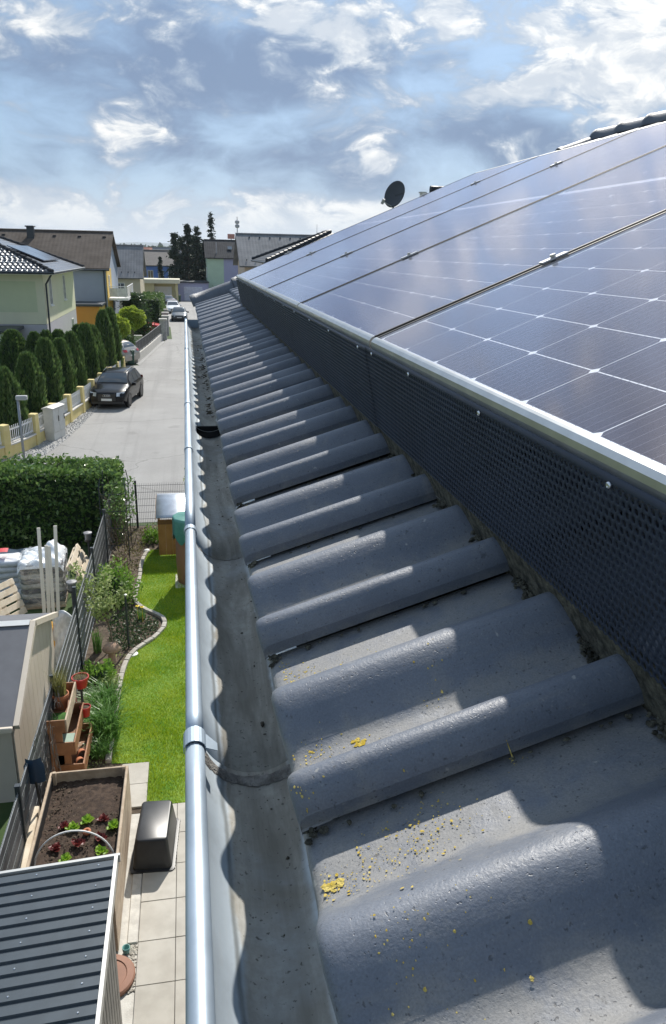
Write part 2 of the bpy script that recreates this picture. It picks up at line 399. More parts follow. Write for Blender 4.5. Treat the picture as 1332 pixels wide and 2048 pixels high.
for i_ in range(0, 8):
    for u_ in (.10, .29): spots.append((random.uniform(.0, .02), YJ0+PITCHT*i_+u_+random.uniform(-.01, .01), random.uniform(.02, .09), random.randint(3, 12), .014))
for (s, y, sp_, n, w_) in spots:
    for k in range(int(n*2.6)):
        a = s+abs(random.gauss(0, sp_*.55)); b = y+random.gauss(0, w_*.8)
        r = random.choice((.0004, .0005, .0007, .0007, .0012))*random.uniform(.6, 1.3)
        if sp_ == .030 and k < 14: r = random.uniform(.0014, .0032); a = s+random.uniform(0, .016); b = y+random.uniform(-.006, .006)
        z = tile_surf(a, b)
        m = random.randint(5, 7); ring = [(a+r*math.cos(6.283*q/m)*random.uniform(.5, 1.5), b+r*math.sin(6.283*q/m)*random.uniform(.5, 1.5)) for q in range(m)]
        ring = [(p_[0], p_[1], tile_surf(p_[0], p_[1])+.0003) for p_ in ring]
        ctr = (a, b, z+r*.10+.0004)
        mb.add(ring+[ctr], [(q, (q+1) % m, m) for q in range(m)])
li = mb.build('lichen', m_lichen, roof, smooth=True); tag(li, kind='stuff')
mb = MB()
def lump(c, r, sq=.6):
    n, k = 7, 3; vs = []; fs = []; ex, ey = random.uniform(.6, 1.5), random.uniform(.6, 1.5)
    for j in range(k+1):
        ph = math.pi/2*j/k
        for i in range(n):
            rr = r*math.cos(ph)*random.uniform(.55, 1.4)+.0002; vs.append((c[0]+ex*rr*math.cos(6.283*i/n), c[1]+ey*rr*math.sin(6.283*i/n), c[2]+r*sq*math.sin(ph)*random.uniform(.7, 1.3)-r*.2))
    for j in range(k):
        for i in range(n): fs.append((j*n+i, j*n+(i+1) % n, (j+1)*n+(i+1) % n, (j+1)*n+i))
    mb.add(vs, fs)
for i in range(-2, 18):
    yj = YJ0+PITCHT*i
    for u0, u1, nn_ in ((.07, .135, 46), (.225, .318, 60)):
        for k in range(nn_):
            q_ = random.random(); y = yj+u0+(u1-u0)*(.5+.5*(q_*2-1)*random.uniform(.5, 1)); s = .341-abs(random.gauss(0, .006)); lump((s, y, tile_surf(.335, y)+random.uniform(0, .016)*(1-abs(q_*2-1))), random.uniform(.0014, .0042), random.uniform(.6, 1.3))
    for k in range(10):
        s = random.uniform(0, .32); lump((s, yj-random.uniform(.001, .006), tile_surf(s, yj-.006)), random.uniform(.0015, .004))
    for k in range(16):
        lump((random.uniform(.0, .012), yj+random.uniform(-.014, .012), -.051+random.uniform(0, .010)), random.uniform(.0015, .0042), 1.0)
ms = mb.build('moss', m_moss, roof, smooth=True); tag(ms, kind='stuff')

# ------------------------------------------------------------------ gutter
def zinc(name, base, rough, dirt=0.0):
    m = bpy.data.materials.new(name); m.use_nodes = True; t = N(m.node_tree); b = m.node_tree.nodes['Principled BSDF']
    co = t.new('ShaderNodeTexCoord').outputs['Object']
    st = t.new('ShaderNodeMapping'); t.link(co, st.inputs[0]); st.inputs['Scale'].default_value = (60, 5, 60)
    n1 = t.noise(co, 6, 5, .6); n2 = t.noise(co, 90, 4, .6); n3 = t.noise(st.outputs[0], 3, 5, .6)
    c = t.mix(t.ramp(n1, .3, .7), sc(base, .8), sc(base, 1.15)); c = t.mix(t.math('MULTIPLY', n2, .5), c, sc(base, 1.25))
    ro = t.math('ADD', rough-.06, t.math('MULTIPLY', n3, .14)); me = .85
    if dirt:
        sp = t.new('ShaderNodeSeparateXYZ'); t.link(co, sp.inputs[0])
        # silt lies in the bottom of the channel, in long ragged tide lines
        low = t.ramp(sp.outputs[2], -.073, -.052, 1.0, 0.0)
        e = t.math('ADD', t.math('MULTIPLY', low, 1.0), t.math('MULTIPLY', t.math('SUBTRACT', t.noise(co, 4.5, 6, .65, .5), .5), 1.5))
        f = t.ramp(e, .30, .72, 0, dirt); mpd = t.new('ShaderNodeMapping'); t.link(co, mpd.inputs[0]); mpd.inputs['Scale'].default_value = (14, 2.2, 14)
        silt = t.mix(t.ramp(t.noise(mpd.outputs[0], 1.0, 7, .65, .6), .34, .66), (.16, .14, .105), (.44, .42, .37)); silt = t.mix(t.ramp(t.noise(co, 2.2, 6, .6, .8), .50, .66, 0, .75), silt, (.36, .39, .41))
        c = t.mix(f, c, t.mix(t.ramp(t.noise(co, 60, 5, .7), .3, .7, 0, .5), silt, (.20, .185, .15)))
        tide = t.math('MULTIPLY', t.ramp(t.math('ADD', low, t.math('MULTIPLY', t.math('SUBTRACT', t.noise(co, 7, 5), .5), .7)), .08, .28), t.ramp(t.math('ADD', low, t.math('MULTIPLY', t.math('SUBTRACT', t.noise(co, 7, 5), .5), .7)), .30, .55, 1, 0)); c = t.mix(t.math('MULTIPLY', tide, .6), c, (.07, .06, .035))
        f2 = t.ramp(t.noise(co, 150, 3), .64, .7, 0, .7); c = t.mix(t.math('MULTIPLY', f2, low), c, (.04, .036, .03))
        streak = t.ramp(n3, .5, .8, 0, .35); c = t.mix(t.math('MULTIPLY', streak, t.math('SUBTRACT', 1.0, low)), c, (.5, .53, .55))
        t.link(t.math('SUBTRACT', .45, t.math('MULTIPLY', f, .43)), b.inputs['Metallic']); ro = t.math('ADD', ro, t.math('MULTIPLY', f, .3))
    else: b.inputs['Metallic'].default_value = .45
    t.link(c, b.inputs['Base Color']); t.link(ro, b.inputs['Roughness'])
    bn = t.new('ShaderNodeBump'); bn.inputs['Strength'].default_value = .12; bn.inputs['Distance'].default_value = .004
    t.link(t.noise(co, 25, 4), bn.inputs['Height']); t.link(bn.outputs[0], b.inputs['Normal'])
    return m
m_zinc_in = zinc('zinc_channel', (.44, .50, .55), .5, .92); m_zinc = zinc('zinc_bead', (.36, .43, .50), .5)
m_seam = M('solder_seam', (.13, .12, .11), .8, col2=(.3, .29, .27), vs=60, bump=.9, bs=160)
m_dark = M('outlet_shade_black', (.01, .011, .013), .9, var=.1)
GX, GZ = .071, CAMZ-.606; GR = .076
gutter = thing('rain_gutter', 'half-round zinc rain gutter with rolled front bead along the tiled eave', 'gutter', (GX, 2, GZ))
GL0, GL1 = -1.2, 7.42; HOLE = (2.92, 3.03)
def gprof(a, r=GR): return (-r*math.cos(a), -r*math.sin(a))   # a 0 = front rim, pi = back
angs = [math.pi*k/28 for k in range(29)]
def section(y0, y1, dr=0.0, skip=None):
    mb = MB(); ny = max(2, int((y1-y0)/.12)); q = len(angs)
    ys = [y0+(y1-y0)*j/ny for j in range(ny+1)]
    if skip: ys = sorted([y for y in ys if not (skip[0]-.02 < y < skip[1]+.02)]+[skip[0], skip[1]])
    for y in ys:
        for a in angs:
            x, z = gprof(a, GR+dr); wob = .0014*math.sin(y*5.1)+.0008*math.sin(y*13+a*3)
            if a > math.pi*.97: z += .0
            mb.v.append((x+wob*math.sin(a), y-2, z+wob))
    for j in range(len(ys)-1):
        if skip and abs(ys[j]-skip[0]) < 1e-6:
            rg = [i for i in range(q-1) if i < 7 or i > 22]
        else: rg = range(q-1)
        for i in rg: mb.f.append((j*q+i, j*q+i+1, (j+1)*q+i+1, (j+1)*q+i))
    return mb
cuts = [GL0, .875, 1.67, 5.0, GL1]
for a, b in zip(cuts[:-1], cuts[1:]):
    o = section(a, b+.02, 0.0012*(cuts.index(a) % 2), HOLE if a < HOLE[0] < b else None).build('channel_section', m_zinc_in, gutter, smooth=True)
    so_ = o.modifiers.new('thickness', 'SOLIDIFY'); so_.thickness = .0012; so_.offset = 1
    # rolled bead of the section
    n_ = 18; pts = [(-GR-.006, a-2+(b+.004-a)*k/n_, .006+.0012*math.sin((a+(b-a)*k/n_)*5.1)) for k in range(n_+1)]
    MB().tube(pts, +.0122-.0006*(cuts.index(a) % 2), 16).build('bead', m_zinc, gutter, smooth=True)
# end cap
mb = MB(); n = len(angs); mb.add([(gprof(a)[0], GL1+.02-2, gprof(a)[1]) for a in angs], [tuple(range(n))]); mb.add([(gprof(a)[0], GL1+.021-2, gprof(a)[1]) for a in angs], [tuple(range(n-1, -1, -1))])
mb.build('end_cap', m_zinc, gutter)
# back flashing from the channel up under the tiles
MB().slab((GR, GL0-2, 0), (GR, GL1-2, 0), (GR+.004, GL1-2, .045), (GR+.004, GL0-2, .045), .001).build('back_flashing', m_zinc, gutter)
for y in (.858, 1.655, 2.41, 3.18, 4.1, 5.1, 6.1, 7.0):
    k = MB(); w_ = .016 if y < 1 else .011
    ring = []
    for (rr) in (.0135, .0125):
        ring.append([(-GR-.006+(rr+.001)*math.cos(a), .006+(rr+.001)*math.sin(a)) for a in [R(200)-R(260)*q/14 for q in range(15)]])
    vs = [(x, y-2-w_, z) for x, z in ring[0]]+[(x, y-2+w_, z) for x, z in ring[0]]+[(x, y-2-w_, z) for x, z in ring[1]]+[(x, y-2+w_, z) for x, z in ring[1]]
    fs = [(i, i+1, 16+i, 15+i) for i in range(14)]+[(i, 30+i, 31+i, i+1) for i in range(14)]+[(15+i, 16+i, 46+i, 45+i) for i in range(14)]
    k.add(vs, fs)
    if y < 1:   # tongue of the clip bent over to the inside
        k.slab((-GR+.006, y-2-w_, .008), (-GR+.006, y-2+w_, .008), (-GR+.022, y-2+w_*.5, -.004), (-GR+.022, y-2-w_*.5, -.004), .001)
    k.build('bead_clip', m_zinc, gutter, smooth=False)
for y in (.875, 1.67):
    k = MB(); wd = .012 if y < 1 else .005; aa = [math.pi*q/40 for q in range(1, 37)]
    vs = []; th_ = .0022 if y < 1 else .0014
    for a in aa:
        x, z = gprof(a, GR-.0008)
        wv = wd*random.uniform(.75, 1.15)
        x2, z2 = gprof(a, GR-th_*random.uniform(.6, 1.5))
        vs += [(x, y-2-wv, z), (x2, y-2-wv*.6, z2), (x2, y-2+wv*.6, z2), (x, y-2+wv*.9, z)]
    fs = [(4*i+j, 4*i+j+1, 4*i+5+j, 4*i+4+j) for i in range(len(aa)-1) for j in range(3)]
    k.add(vs, fs); k.build('sealed_seam', m_seam, gutter, smooth=True)
k = MB(); k.lathe([(.052, -.14), (.052, -.25), (.047, -.4), (.047, -5.9)], 20, (.004, sum(HOLE)/2-2, -.052)); k.build('downpipe', m_zinc, gutter, smooth=True)
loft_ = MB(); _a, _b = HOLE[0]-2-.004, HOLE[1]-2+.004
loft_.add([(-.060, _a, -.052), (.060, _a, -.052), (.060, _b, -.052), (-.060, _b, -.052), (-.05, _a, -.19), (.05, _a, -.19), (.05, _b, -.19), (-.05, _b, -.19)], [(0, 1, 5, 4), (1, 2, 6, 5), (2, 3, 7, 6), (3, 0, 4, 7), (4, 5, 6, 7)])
loft_.build('outlet_sump', m_dark, gutter)  # sump sides coloured near-black: the shade down the outlet is painted in
# debris in the channel
m_deb = M('leaf_litter', (.03, .026, .02), .95, col2=(.10, .085, .06), vs=40)
mb = MB()
def ginner(a, y): x, z = gprof(a, GR-.001); return (x, y-2, z)
for k_ in range(260):
    y = random.choice([random.uniform(.35, 2.8)]*1+[random.uniform(3.3, 6.0)]*2); a = random.gauss(math.pi*.56, .20)
    if HOLE[0]-.02 < y < HOLE[1]+.02: continue
    r = random.choice((.0005, .0007, .001, .0018))*(1.0 if y < 2.5 else random.choice((1, 2.2, 3.5)))
    if random.random() < .02: r = .005
    c = ginner(a, y); lump((c[0], c[1], c[2]+.0008), r, .7)
for y0_ in (3.4, 3.55, 3.75, 4.0, 4.25, 4.5, 4.8, 5.2):
    for q in range(10): c = ginner(math.pi*.57+random.gauss(0, .12), y0_+random.gauss(0, .04)); lump((c[0], c[1], c[2]), random.uniform(.004, .012), .5)
o = mb.build('gutter_debris', m_deb, gutter, smooth=True); tag(o, kind='stuff')

# ------------------------------------------------------------------ solar panels
m_frame = M('anodised_frame', (.55, .55, .53), .3, .9, var=.08, vs=20); m_gap = M('frame_side', (.02, .021, .023), .55, .0, spec=.2)
m_cell = M('silicon_cell', (.026, .023, .040), .6, 0, var=.2, vs=3, rnd=.12, spec=.0); m_back = M('cell_backsheet', (.82, .84, .88), .8, var=.03, spec=.0)
m_bus = M('busbar_ribbon', (.24, .24, .29), .8, 0, var=.05, spec=0)
def panemat():
    m = bpy.data.materials.new('solar_glass'); m.use_nodes = True; t = N(m.node_tree); m.node_tree.nodes.remove(m.node_tree.nodes['Principled BSDF'])
    g = t.new('ShaderNodeBsdfGlossy'); g.inputs['Roughness'].default_value = .095; g.inputs['Color'].default_value = (.94, .92, 1.0, 1)
    tr = t.new('ShaderNodeBsdfTransparent'); df = t.new('ShaderNodeBsdfDiffuse'); df.inputs['Color'].default_value = (.55, .52, .5, 1)
    lw = t.new('ShaderNodeLayerWeight'); lw.inputs['Blend'].default_value = .5
    fr = t.math('ADD', .010, t.math('MULTIPLY', .98, t.math('POWER', lw.outputs['Facing'], 5.2)))
    co = t.new('ShaderNodeTexCoord').outputs['Object']
    mx = t.new('ShaderNodeMixShader'); t.link(fr, mx.inputs[0]); t.link(tr.outputs[0], mx.inputs[1]); t.link(g.outputs[0], mx.inputs[2])
    dust = t.ramp(t.noise(co, 5, 6, .65), .3, .8, .006, .03)
    m2 = t.new('ShaderNodeMixShader'); t.link(dust, m2.inputs[0]); t.link(mx.outputs[0], m2.inputs[1]); t.link(df.outputs[0], m2.inputs[2])
    t.link(m2.outputs[0], m.node_tree.nodes['Material Output'].inputs['Surface'])
    return m
m_pane = panemat()
PW, PL, PT = 1.028, 1.862, .036; CW, CH = .1655, .0898
fw = .012
fm = MB()
# lower edge with a rounded nose
fm.extr([(-.004, -PT), (-.004, -.010), (-.001, -.004), (.005, -.0005), (.009, 0.0), (fw, .0), (fw, -PT)], 1, .0, PW)
fm = fm.mesh('frame_rail', m_frame); fm2 = MB().box(PL-fw, PL, 0, PW, -PT, 0.0).mesh('frame_rail', m_frame)
fs_ = MB().box(fw+.0005, PL-fw-.0005, 0, fw*.6, -PT, -.0003).mesh('side_frame', m_gap)
bk = MB().box(fw+.001, PL-fw-.001, fw*.6+.0005, PW-fw*.6-.0005, -.012, -.0055).mesh('backsheet', m_back)
pn = MB().box(fw+.001, PL-fw-.001, fw*.6+.0005, PW-fw*.6-.0005, -.0030, -.0012).mesh('glass_pane', m_pane)
g_ = .0012; ch = .0060
cellm = MB().prism([(g_+ch, g_), (CH-g_-ch, g_), (CH-g_, g_+ch), (CH-g_, CW-g_-ch), (CH-g_-ch, CW-g_), (g_+ch, CW-g_), (g_, CW-g_-ch), (g_, g_+ch)], -.0058, -.0052).mesh('cell', m_cell)
y00 = (PW-6*CW)/2; srows = [.018+CH*k for k in range(10)]+[.018+CH*10+.022+CH*k for k in range(10)]
bb = MB()
for c in range(6):
    for k in range(10):
        y = y00+CW*c+CW*(k+.5)/10
        for s0 in (srows[0], srows[10]): bb.box(s0, s0+CH*10, y-.00018, y+.00018, -.0053, -.00505)
        for s0 in srows[:10]: pass
busm = bb.mesh('busbar', m_bus)
clm = MB().box(-.028, .028, -.009, .009, 0, .003).box(-.03, .03, -.004, .004, -.03, 0).lathe([(.006, .004), (.006, .009), (.0, .009)], 8).mesh('clamp', m_frame)
EP = Vector((math.cos(TP), 0, math.sin(TP)))
plabel = ['solar panel nearest the camera, cut off by the right edge of the photo', 'second solar panel from the camera along the eave', 'third solar panel from the camera, the middle one of the five', 'fourth solar panel from the camera, next to last in the row', 'farthest solar panel of the row, at the gable end']
JY = [1.497+1.045*k for k in range(5)]
for i in range(5):
    loc = roofpt(.375, 0, .172); loc.y = JY[i]-PW-.0085
    p = thing('solar_panel', plabel[i], 'solar panel', loc, 0, 'solar panels on the foreground roof'); p.rotation_euler = (0, -TP, 0)
    link('frame_rail', fm, p); link('frame_rail', fm2, p); link('side_frame', fs_, p); link('side_frame', fs_, p).location = (0, PW-fw*.6, 0); link('backsheet', bk, p); tag(link('busbar', busm, p), kind='stuff')
    for s0 in srows:
        for c in range(6): o = link('cell', cellm, p); o.location = (s0, y00+CW*c, 0)
    link('glass_pane', pn, p)
    for s_ in (.40, 1.45):
        o = link('clamp', clm, p); o.location = (s_, PW+.0085, .001)
m_rail = M('mounting_rail', (.05, .052, .055), .5, .7)
for s_ in (.80, 1.83):
    o = MB().box(s_-.02, s_+.02, .2, 5.72, .06, .118).build('mounting_rail', m_rail, None); o.location = P0; o.rotation_euler = (0, -TH, 0)
    tag(o, 'black rail under the %s half of the solar panels' % ('lower' if s_ < 1 else 'upper'), 'rail', 'panel mounting rails')
# perforated skirt below the panels: real holes
m_skirt = M('black_perforated_sheet', (.028, .037, .060), .5, .0, var=.15, vs=6, spec=.35); m_screw = M('steel_screw', (.75, .76, .78), .25, 1.0)
SA = (.334, -.012); SB = (.3675, .155); SL = math.hypot(SB[0]-SA[0], SB[1]-SA[1]); ux, uz = (SB[0]-SA[0])/SL, (SB[1]-SA[1])/SL
def skirt(y0, y1, dx):
    p = .0098; hr = .0034; rowh = p*math.sqrt(3)/2; nr = int((SL-.009)/rowh); nc = int((y1-y0)/p)-1
    jj, ii = np.meshgrid(np.arange(nr), np.arange(nc), indexing='ij'); cy_ = y0+p*(ii+.75+.5*(jj % 2)); cv = .001+rowh*(jj+.6)
    cy_ = cy_.ravel(); cv = cv.ravel(); n = len(cy_); R_ = p/math.sqrt(3); t_ = .0013
    a = np.radians(30+60*np.arange(6))
    def ring(r, o): return np.stack([cy_[:, None]+r*np.cos(a), cv[:, None]+r*np.sin(a), np.full((n, 6), o)], 2)
    V = np.concatenate([ring(R_, 0), ring(hr, 0), ring(hr, t_)], 1).reshape(-1, 3)
    b = (np.arange(n)*18)[:, None]; k = np.arange(6); k2 = (k+1) % 6
    F = np.concatenate([np.stack([b+k, b+k2, b+6+k2, b+6+k], 2), np.stack([b+6+k, b+6+k2, b+12+k2, b+12+k], 2)], 1).reshape(-1, 4)
    # solid margin on top
    v0 = .001+rowh*(nr+.15)
    ex = np.array([[y0, v0, 0], [y1, v0, 0], [y1, SL, 0], [y0, SL, 0], [y1, SL, .006], [y0, SL, .006]]); q = len(V)
    V = np.concatenate([V, ex]); F = np.concatenate([F, np.array([[q, q+1, q+2, q+3], [q+3, q+2, q+4, q+5]])])
    s = SA[0]+dx+V[:, 1]*ux+V[:, 2]*uz*.8; o = SA[1]+V[:, 1]*uz-V[:, 2]*ux
    return npmesh('perforated_sheet', np.stack([s, V[:, 0], o], 1), F, m_skirt)
sk_l = ['black perforated sheet skirt under the two nearest solar panels', 'black perforated sheet skirt under the middle solar panels', 'black perforated sheet skirt under the farthest solar panels']
scy = [.579, .892, 1.214, 1.478, 1.60, 1.95, 2.27, 2.6, 2.9, 3.2, 3.48, 3.6, 3.95, 4.3, 4.65, 5.0, 5.3, 5.6]
screw = MB().lathe([(.0034, 0), (.0034, .001), (.003, .0022), (.0018, .0028), (.0016, .0018), (0, .0018)], 12).mesh('screw', m_screw, True)
for i, (a, b) in enumerate(((-.6, 1.56), (1.53, 3.55), (3.53, 5.73))):
    t_ = thing('perforated_skirt', sk_l[i], 'metal sheet', P0, 0, 'perforated skirts below the solar panels'); t_.rotation_euler = (0, -TH, 0)
    MB().box(.3385, .3425, a+.002, b-.002, -.085, -.004).build('foam_closure', m_moss, t_)
    link('perforated_sheet', skirt(a, b, -.0015*(i % 2)), t_)
    for y in scy:
        if a+.05 <= y < b-.02 or (i == 0 and y < a):
            o = link('screw', screw, t_); v = SL-.008; o.location = (SA[0]-.0015*(i % 2)+v*ux-.0006, y, SA[1]+v*uz); o.rotation_euler = (0, -math.pi/2+math.atan2(ux, uz), 0)
# ================================================================== ground, road, garden
def groundmat():
    m = bpy.data.materials.new('far_ground'); m.use_nodes = True; t = N(m.node_tree); b = m.node_tree.nodes['Principled BSDF']
    co = t.new('ShaderNodeTexCoord').outputs['Object']
    c = t.mix(t.ramp(t.noise(co, .012, 5), .35, .65), (.05, .085, .025), (.12, .115, .06)); c = t.mix(t.ramp(t.noise(co, 1.2, 5), .3, .7, 0, .5), c, (.035, .07, .018))
    t.link(c, b.inputs['Base Color']); b.inputs['Roughness'].default_value = .9; return m
def asphalt():
    m = bpy.data.materials.new('asphalt'); m.use_nodes = True; t = N(m.node_tree); b = m.node_tree.nodes['Principled BSDF']
    co = t.new('ShaderNodeTexCoord').outputs['Object']
    mp = t.new('ShaderNodeMapping'); t.link(co, mp.inputs[0]); mp.inputs['Scale'].default_value = (1, .12, 1)
    c = t.mix(t.ramp(t.noise(co, .35, 6, .6), .3, .7), (.225, .22, .215), (.285, .28, .272)); c = t.mix(t.ramp(t.noise(mp.outputs[0], 1.1, 5), .45, .75, 0, .5), c, (.20, .196, .19))
    c = t.mix(t.ramp(t.noise(co, 45, 4, .7), .35, .7, 0, .45), c, (.33, .325, .31))
    # cracks, patches
    v = t.new('ShaderNodeTexVoronoi', feature='DISTANCE_TO_EDGE'); t.link(t.vmath('ADD', co, t.noise(co, .8, 3, out=1)), v.inputs['Vector']); v.inputs['Scale'].default_value = .16
    c = t.mix(t.ramp(v.outputs['Distance'], .0, .008, .5, 0), c, (.10, .10, .095))
    c = t.mix(t.ramp(t.noise(co, .9, 3), .64, .70, 0, .4), c, (.16, .155, .15))
    mq = t.new('ShaderNodeMapping'); t.link(co, mq.inputs[0]); mq.inputs['Scale'].default_value = (1.6, .03, 1); c = t.mix(t.ramp(t.noise(mq.outputs[0], 1.0, 4), .52, .66, 0, .35), c, (.17, .168, .165))
    c = t.mix(t.ramp(t.noise(co, 2.6, 6, .7), .55, .8, 0, .4), c, (.34, .33, .31))
    t.link(c, b.inputs['Base Color']); b.inputs['Roughness'].default_value = .8; b.inputs['Specular IOR Level'].default_value = .35
    bn = t.new('ShaderNodeBump'); bn.inputs['Strength'].default_value = .3; bn.inputs['Distance'].default_value = .01; t.link(t.noise(co, 60, 4), bn.inputs['Height']); t.link(bn.outputs[0], b.inputs['Normal'])
    return m
m_ground = groundmat(); m_asph = asphalt()
m_soil = M('garden_soil', (.050, .034, .022), .95, col2=(.125, .095, .066), vs=9, bump=1.0, bs=40)
m_lawn = M('lawn_ground', (.08, .20, .012), .9, col2=(.20, .29, .035), vs=2.2, bump=.8, bs=120)
m_yard = M('yard_grass', (.030, .068, .014), .95, col2=(.06, .09, .025), vs=3, bump=.8, bs=60)
m_gravel = M('grey_gravel', (.17, .17, .17), .9, col2=(.42, .42, .41), vs=28, bump=1.0, bs=35)
m_slab = M('patio_slab', (.37, .345, .30), .75, col2=(.45, .425, .375), vs=3.5, bump=.15, bs=150, rnd=.05)
m_conc = M('pale_concrete', (.46, .44, .40), .85, col2=(.60, .58, .53), vs=7, bump=.4, bs=60)
tag(MB().add([(-9000, -2500, 0), (9000, -2500, 0), (9000, 14000, 0), (-9000, 14000, 0)], [(0, 1, 2, 3)]).build('ground', m_ground), kind='structure')
sheet('yard', [(-14, 5), (-2.25, 5), (-2.25, 21.6), (-14, 21.6)], .004, m_yard)
sheet('garden_bed', [(-2.25, 9.3), (-1.2, 9.3), (.6, 9.3), (.6, 21.6), (-2.25, 21.6)], .006, m_soil)
LE = [(-1.20, 19.6), (-1.32, 18.8), (-1.33, 17.6), (-1.37, 16.8), (-1.34, 16.35), (-1.12, 15.95), (-.80, 15.6), (-.67, 15.3), (-.70, 14.95), (-.88, 14.55), (-1.15, 14.2), (-1.32, 13.85), (-1.40, 13.3), (-1.43, 12.4), (-1.43, 11.5), (-1.42, 10.5)]
def dens(L, k=4):
    o = []
    for i in range(len(L)-1):
        p0, p1, p2, p3 = L[max(i-1, 0)], L[i], L[i+1], L[min(i+2, len(L)-1)]
        for j in range(k):
            t = j/k; o.append(tuple(.5*((2*p1[a])+(-p0[a]+p2[a])*t+(2*p0[a]-5*p1[a]+4*p2[a]-p3[a])*t*t+(-p0[a]+3*p1[a]-3*p2[a]+p3[a])*t**3) for a in range(2)))
    return o+[L[-1]]
LEd = dens(LE)
lawn_poly = LEd+[(-.84, 10.42), (-.84, 9.42), (.6, 9.42), (.6, 19.6)]
lp = sheet('lawn', lawn_poly, .014, m_lawn)
# grass blades
def inpoly(x, y, P):
    c = np.zeros(len(x), bool); n = len(P)
    for i in range(n):
        x0, y0 = P[i]; x1, y1 = P[(i+1) % n]
        if y0 == y1: continue
        c ^= ((y0 > y) != (y1 > y)) & (x < (x1-x0)*(y-y0)/(y1-y0)+x0)
    return c
def blades(P, n, hmin, hmax, wd, lean=.5, z=.014):
    xs = [p[0] for p in P]; ys = [p[1] for p in P]
    x = rng.uniform(min(xs), max(xs), n); y = rng.uniform(min(ys), max(ys), n); k = inpoly(x, y, P); x, y = x[k], y[k]; n = len(x)
    a = rng.uniform(0, 6.283, n); h = rng.uniform(hmin, hmax, n)*(1+.5*np.sin(x*3+np.sin(y*1.7)*2)*np.sin(y*2.1)); w_ = wd*rng.uniform(.7, 1.3, n)
    la = rng.uniform(0, 6.283, n); le = rng.uniform(0, lean, n)*h
    v = np.zeros((n, 3, 3)); v[:, 0] = np.stack([x-np.cos(a)*w_, y-np.sin(a)*w_, np.full(n, z)], 1); v[:, 1] = np.stack([x+np.cos(a)*w_, y+np.sin(a)*w_, np.full(n, z)], 1)
    v[:, 2] = np.stack([x+np.cos(la)*le, y+np.sin(la)*le, z+h], 1)
    return v.reshape(-1, 3), np.arange(3*n).reshape(-1, 3)
m_grass = leafmat('grass_blade', (.17, .33, .010), (.47, .54, .03), .55, .35, 1.3)
v, f = blades(lawn_poly, 120000, .025, .055, .0035, 1.0)
tag(link('lawn_grass', npmesh('lawn_grass', v, f, m_grass)), 'mown bright green lawn grass beside the patio slabs', 'grass', kind='stuff')
# lawn edging stones
m_edge = M('edging_stone', (.30, .27, .23), .9, col2=(.46, .43, .38), vs=9, bump=.5, bs=70, rnd=.1)
edge = thing('lawn_edging', 'curved row of pale concrete edging stones between bed and lawn', 'edging', (-1.3, 15, 0))
acc = 0.0; cur = LEd[0]; seg = [LEd[0]]; stones = []
Ld = dens(LE, 24)
for i in range(1, len(Ld)):
    acc += math.dist(Ld[i-1], Ld[i])
    if acc > .24: stones.append((cur, Ld[i])); cur = Ld[i]; acc = 0
stn = MB().cbox(-.045, .045, -.119, .119, 0, .07, .008).mesh('edging_stone', m_edge)
for a, b in stones:
    o = link('edging_stone', stn, edge); o.location = ((a[0]+b[0])/2-.05+1.3, (a[1]+b[1])/2-15, random.uniform(-.006, .006)); o.rotation_euler = (random.uniform(-.03, .03), random.uniform(-.03, .03), math.atan2(b[1]-a[1], b[0]-a[0])+math.pi/2+random.uniform(-.03, .03))
# patio slabs
pat = MB().box(-1.3, .6, 3.2, 9.40, -.05, -.012).build('patio', m_conc); pat.location.z = .014; tag(pat, kind='structure')
def slab(x0, x1, y0, y1):
    MB().cbox(x0+.003, x1-.003, y0+.003, y1-.003, -.010, .018+random.uniform(-.0015, .0015), .004).build('patio_slab', m_slab, pat)
ysr = [9.40, 8.80, 8.235, 7.655, 7.075, 6.50, 5.92, 5.34, 4.76, 4.18, 3.6]
for x0, x1 in ((-.83, -.405), (-.405, .02), (.02, .445)):
    for a, b in zip(ysr[:-1], ysr[1:]): slab(x0, x1, b, a)
MB().cbox(-.955, -.836, 7.08, 8.9, -.01, .012, .01).build('rough_strip', m_conc, pat)
for (a, b) in ((9.41, 9.92), (9.925, 10.43)): MB().cbox(-1.25, -.845, a, b, -.01, .02, .004).build('patio_slab', m_slab, pat)
# pebbles beside the shed
m_peb = M('pebble', (.35, .32, .27), .8, col2=(.62, .59, .52), vs=14, rnd=.2)
mb = MB()
for k in range(160): lump((random.uniform(-.95, -.838), random.uniform(6.45, 7.07), .006), random.uniform(.010, .022), .6)
tag(mb.build('pebbles', m_peb, smooth=True), 'pale pebbles between the patio slabs and the small shed', 'pebbles', kind='stuff')

# road and gravel verge
GE = [(-14, 24.2), (-10, 25.6), (-7.9, 27.0), (-6.6, 28.4), (-5.85, 29.6), (-5.35, 31.6), (-5.0, 34.5), (-4.75, 37.5), (-4.5, 40), (-3.95, 46), (-3.75, 50)]
GEd = dens(GE, 5)
road_poly = [(-14, 21.9), (6.5, 21.9), (6.0, 60), (5.2, 130), (-3.6, 130), (-2.7, 95), (-1.95, 70), (-2.7, 62), (-3.35, 55), (-9.5, 55.5), (-9.5, 50.5)]+GEd[::-1]
sheet('road', road_poly, .008, m_asph)
WE = [(-14, 24.9), (-10.5, 26.6), (-8.4, 28.1), (-7.3, 29.4), (-6.65, 30.6), (-6.15, 32.4), (-5.75, 34.8), (-5.35, 37.6), (-5.0, 40.3), (-4.35, 46.2), (-4.05, 49.6)]
WEd = dens(WE, 5)
sheet('gravel_verge', GEd+WEd[::-1], .016, m_gravel)
sheet('gravel_verge', [(-3.35, 55), (-2.7, 62), (-1.95, 70), (-2.25, 71), (-3.05, 62), (-3.65, 56)], .02, m_gravel)
mb = MB()
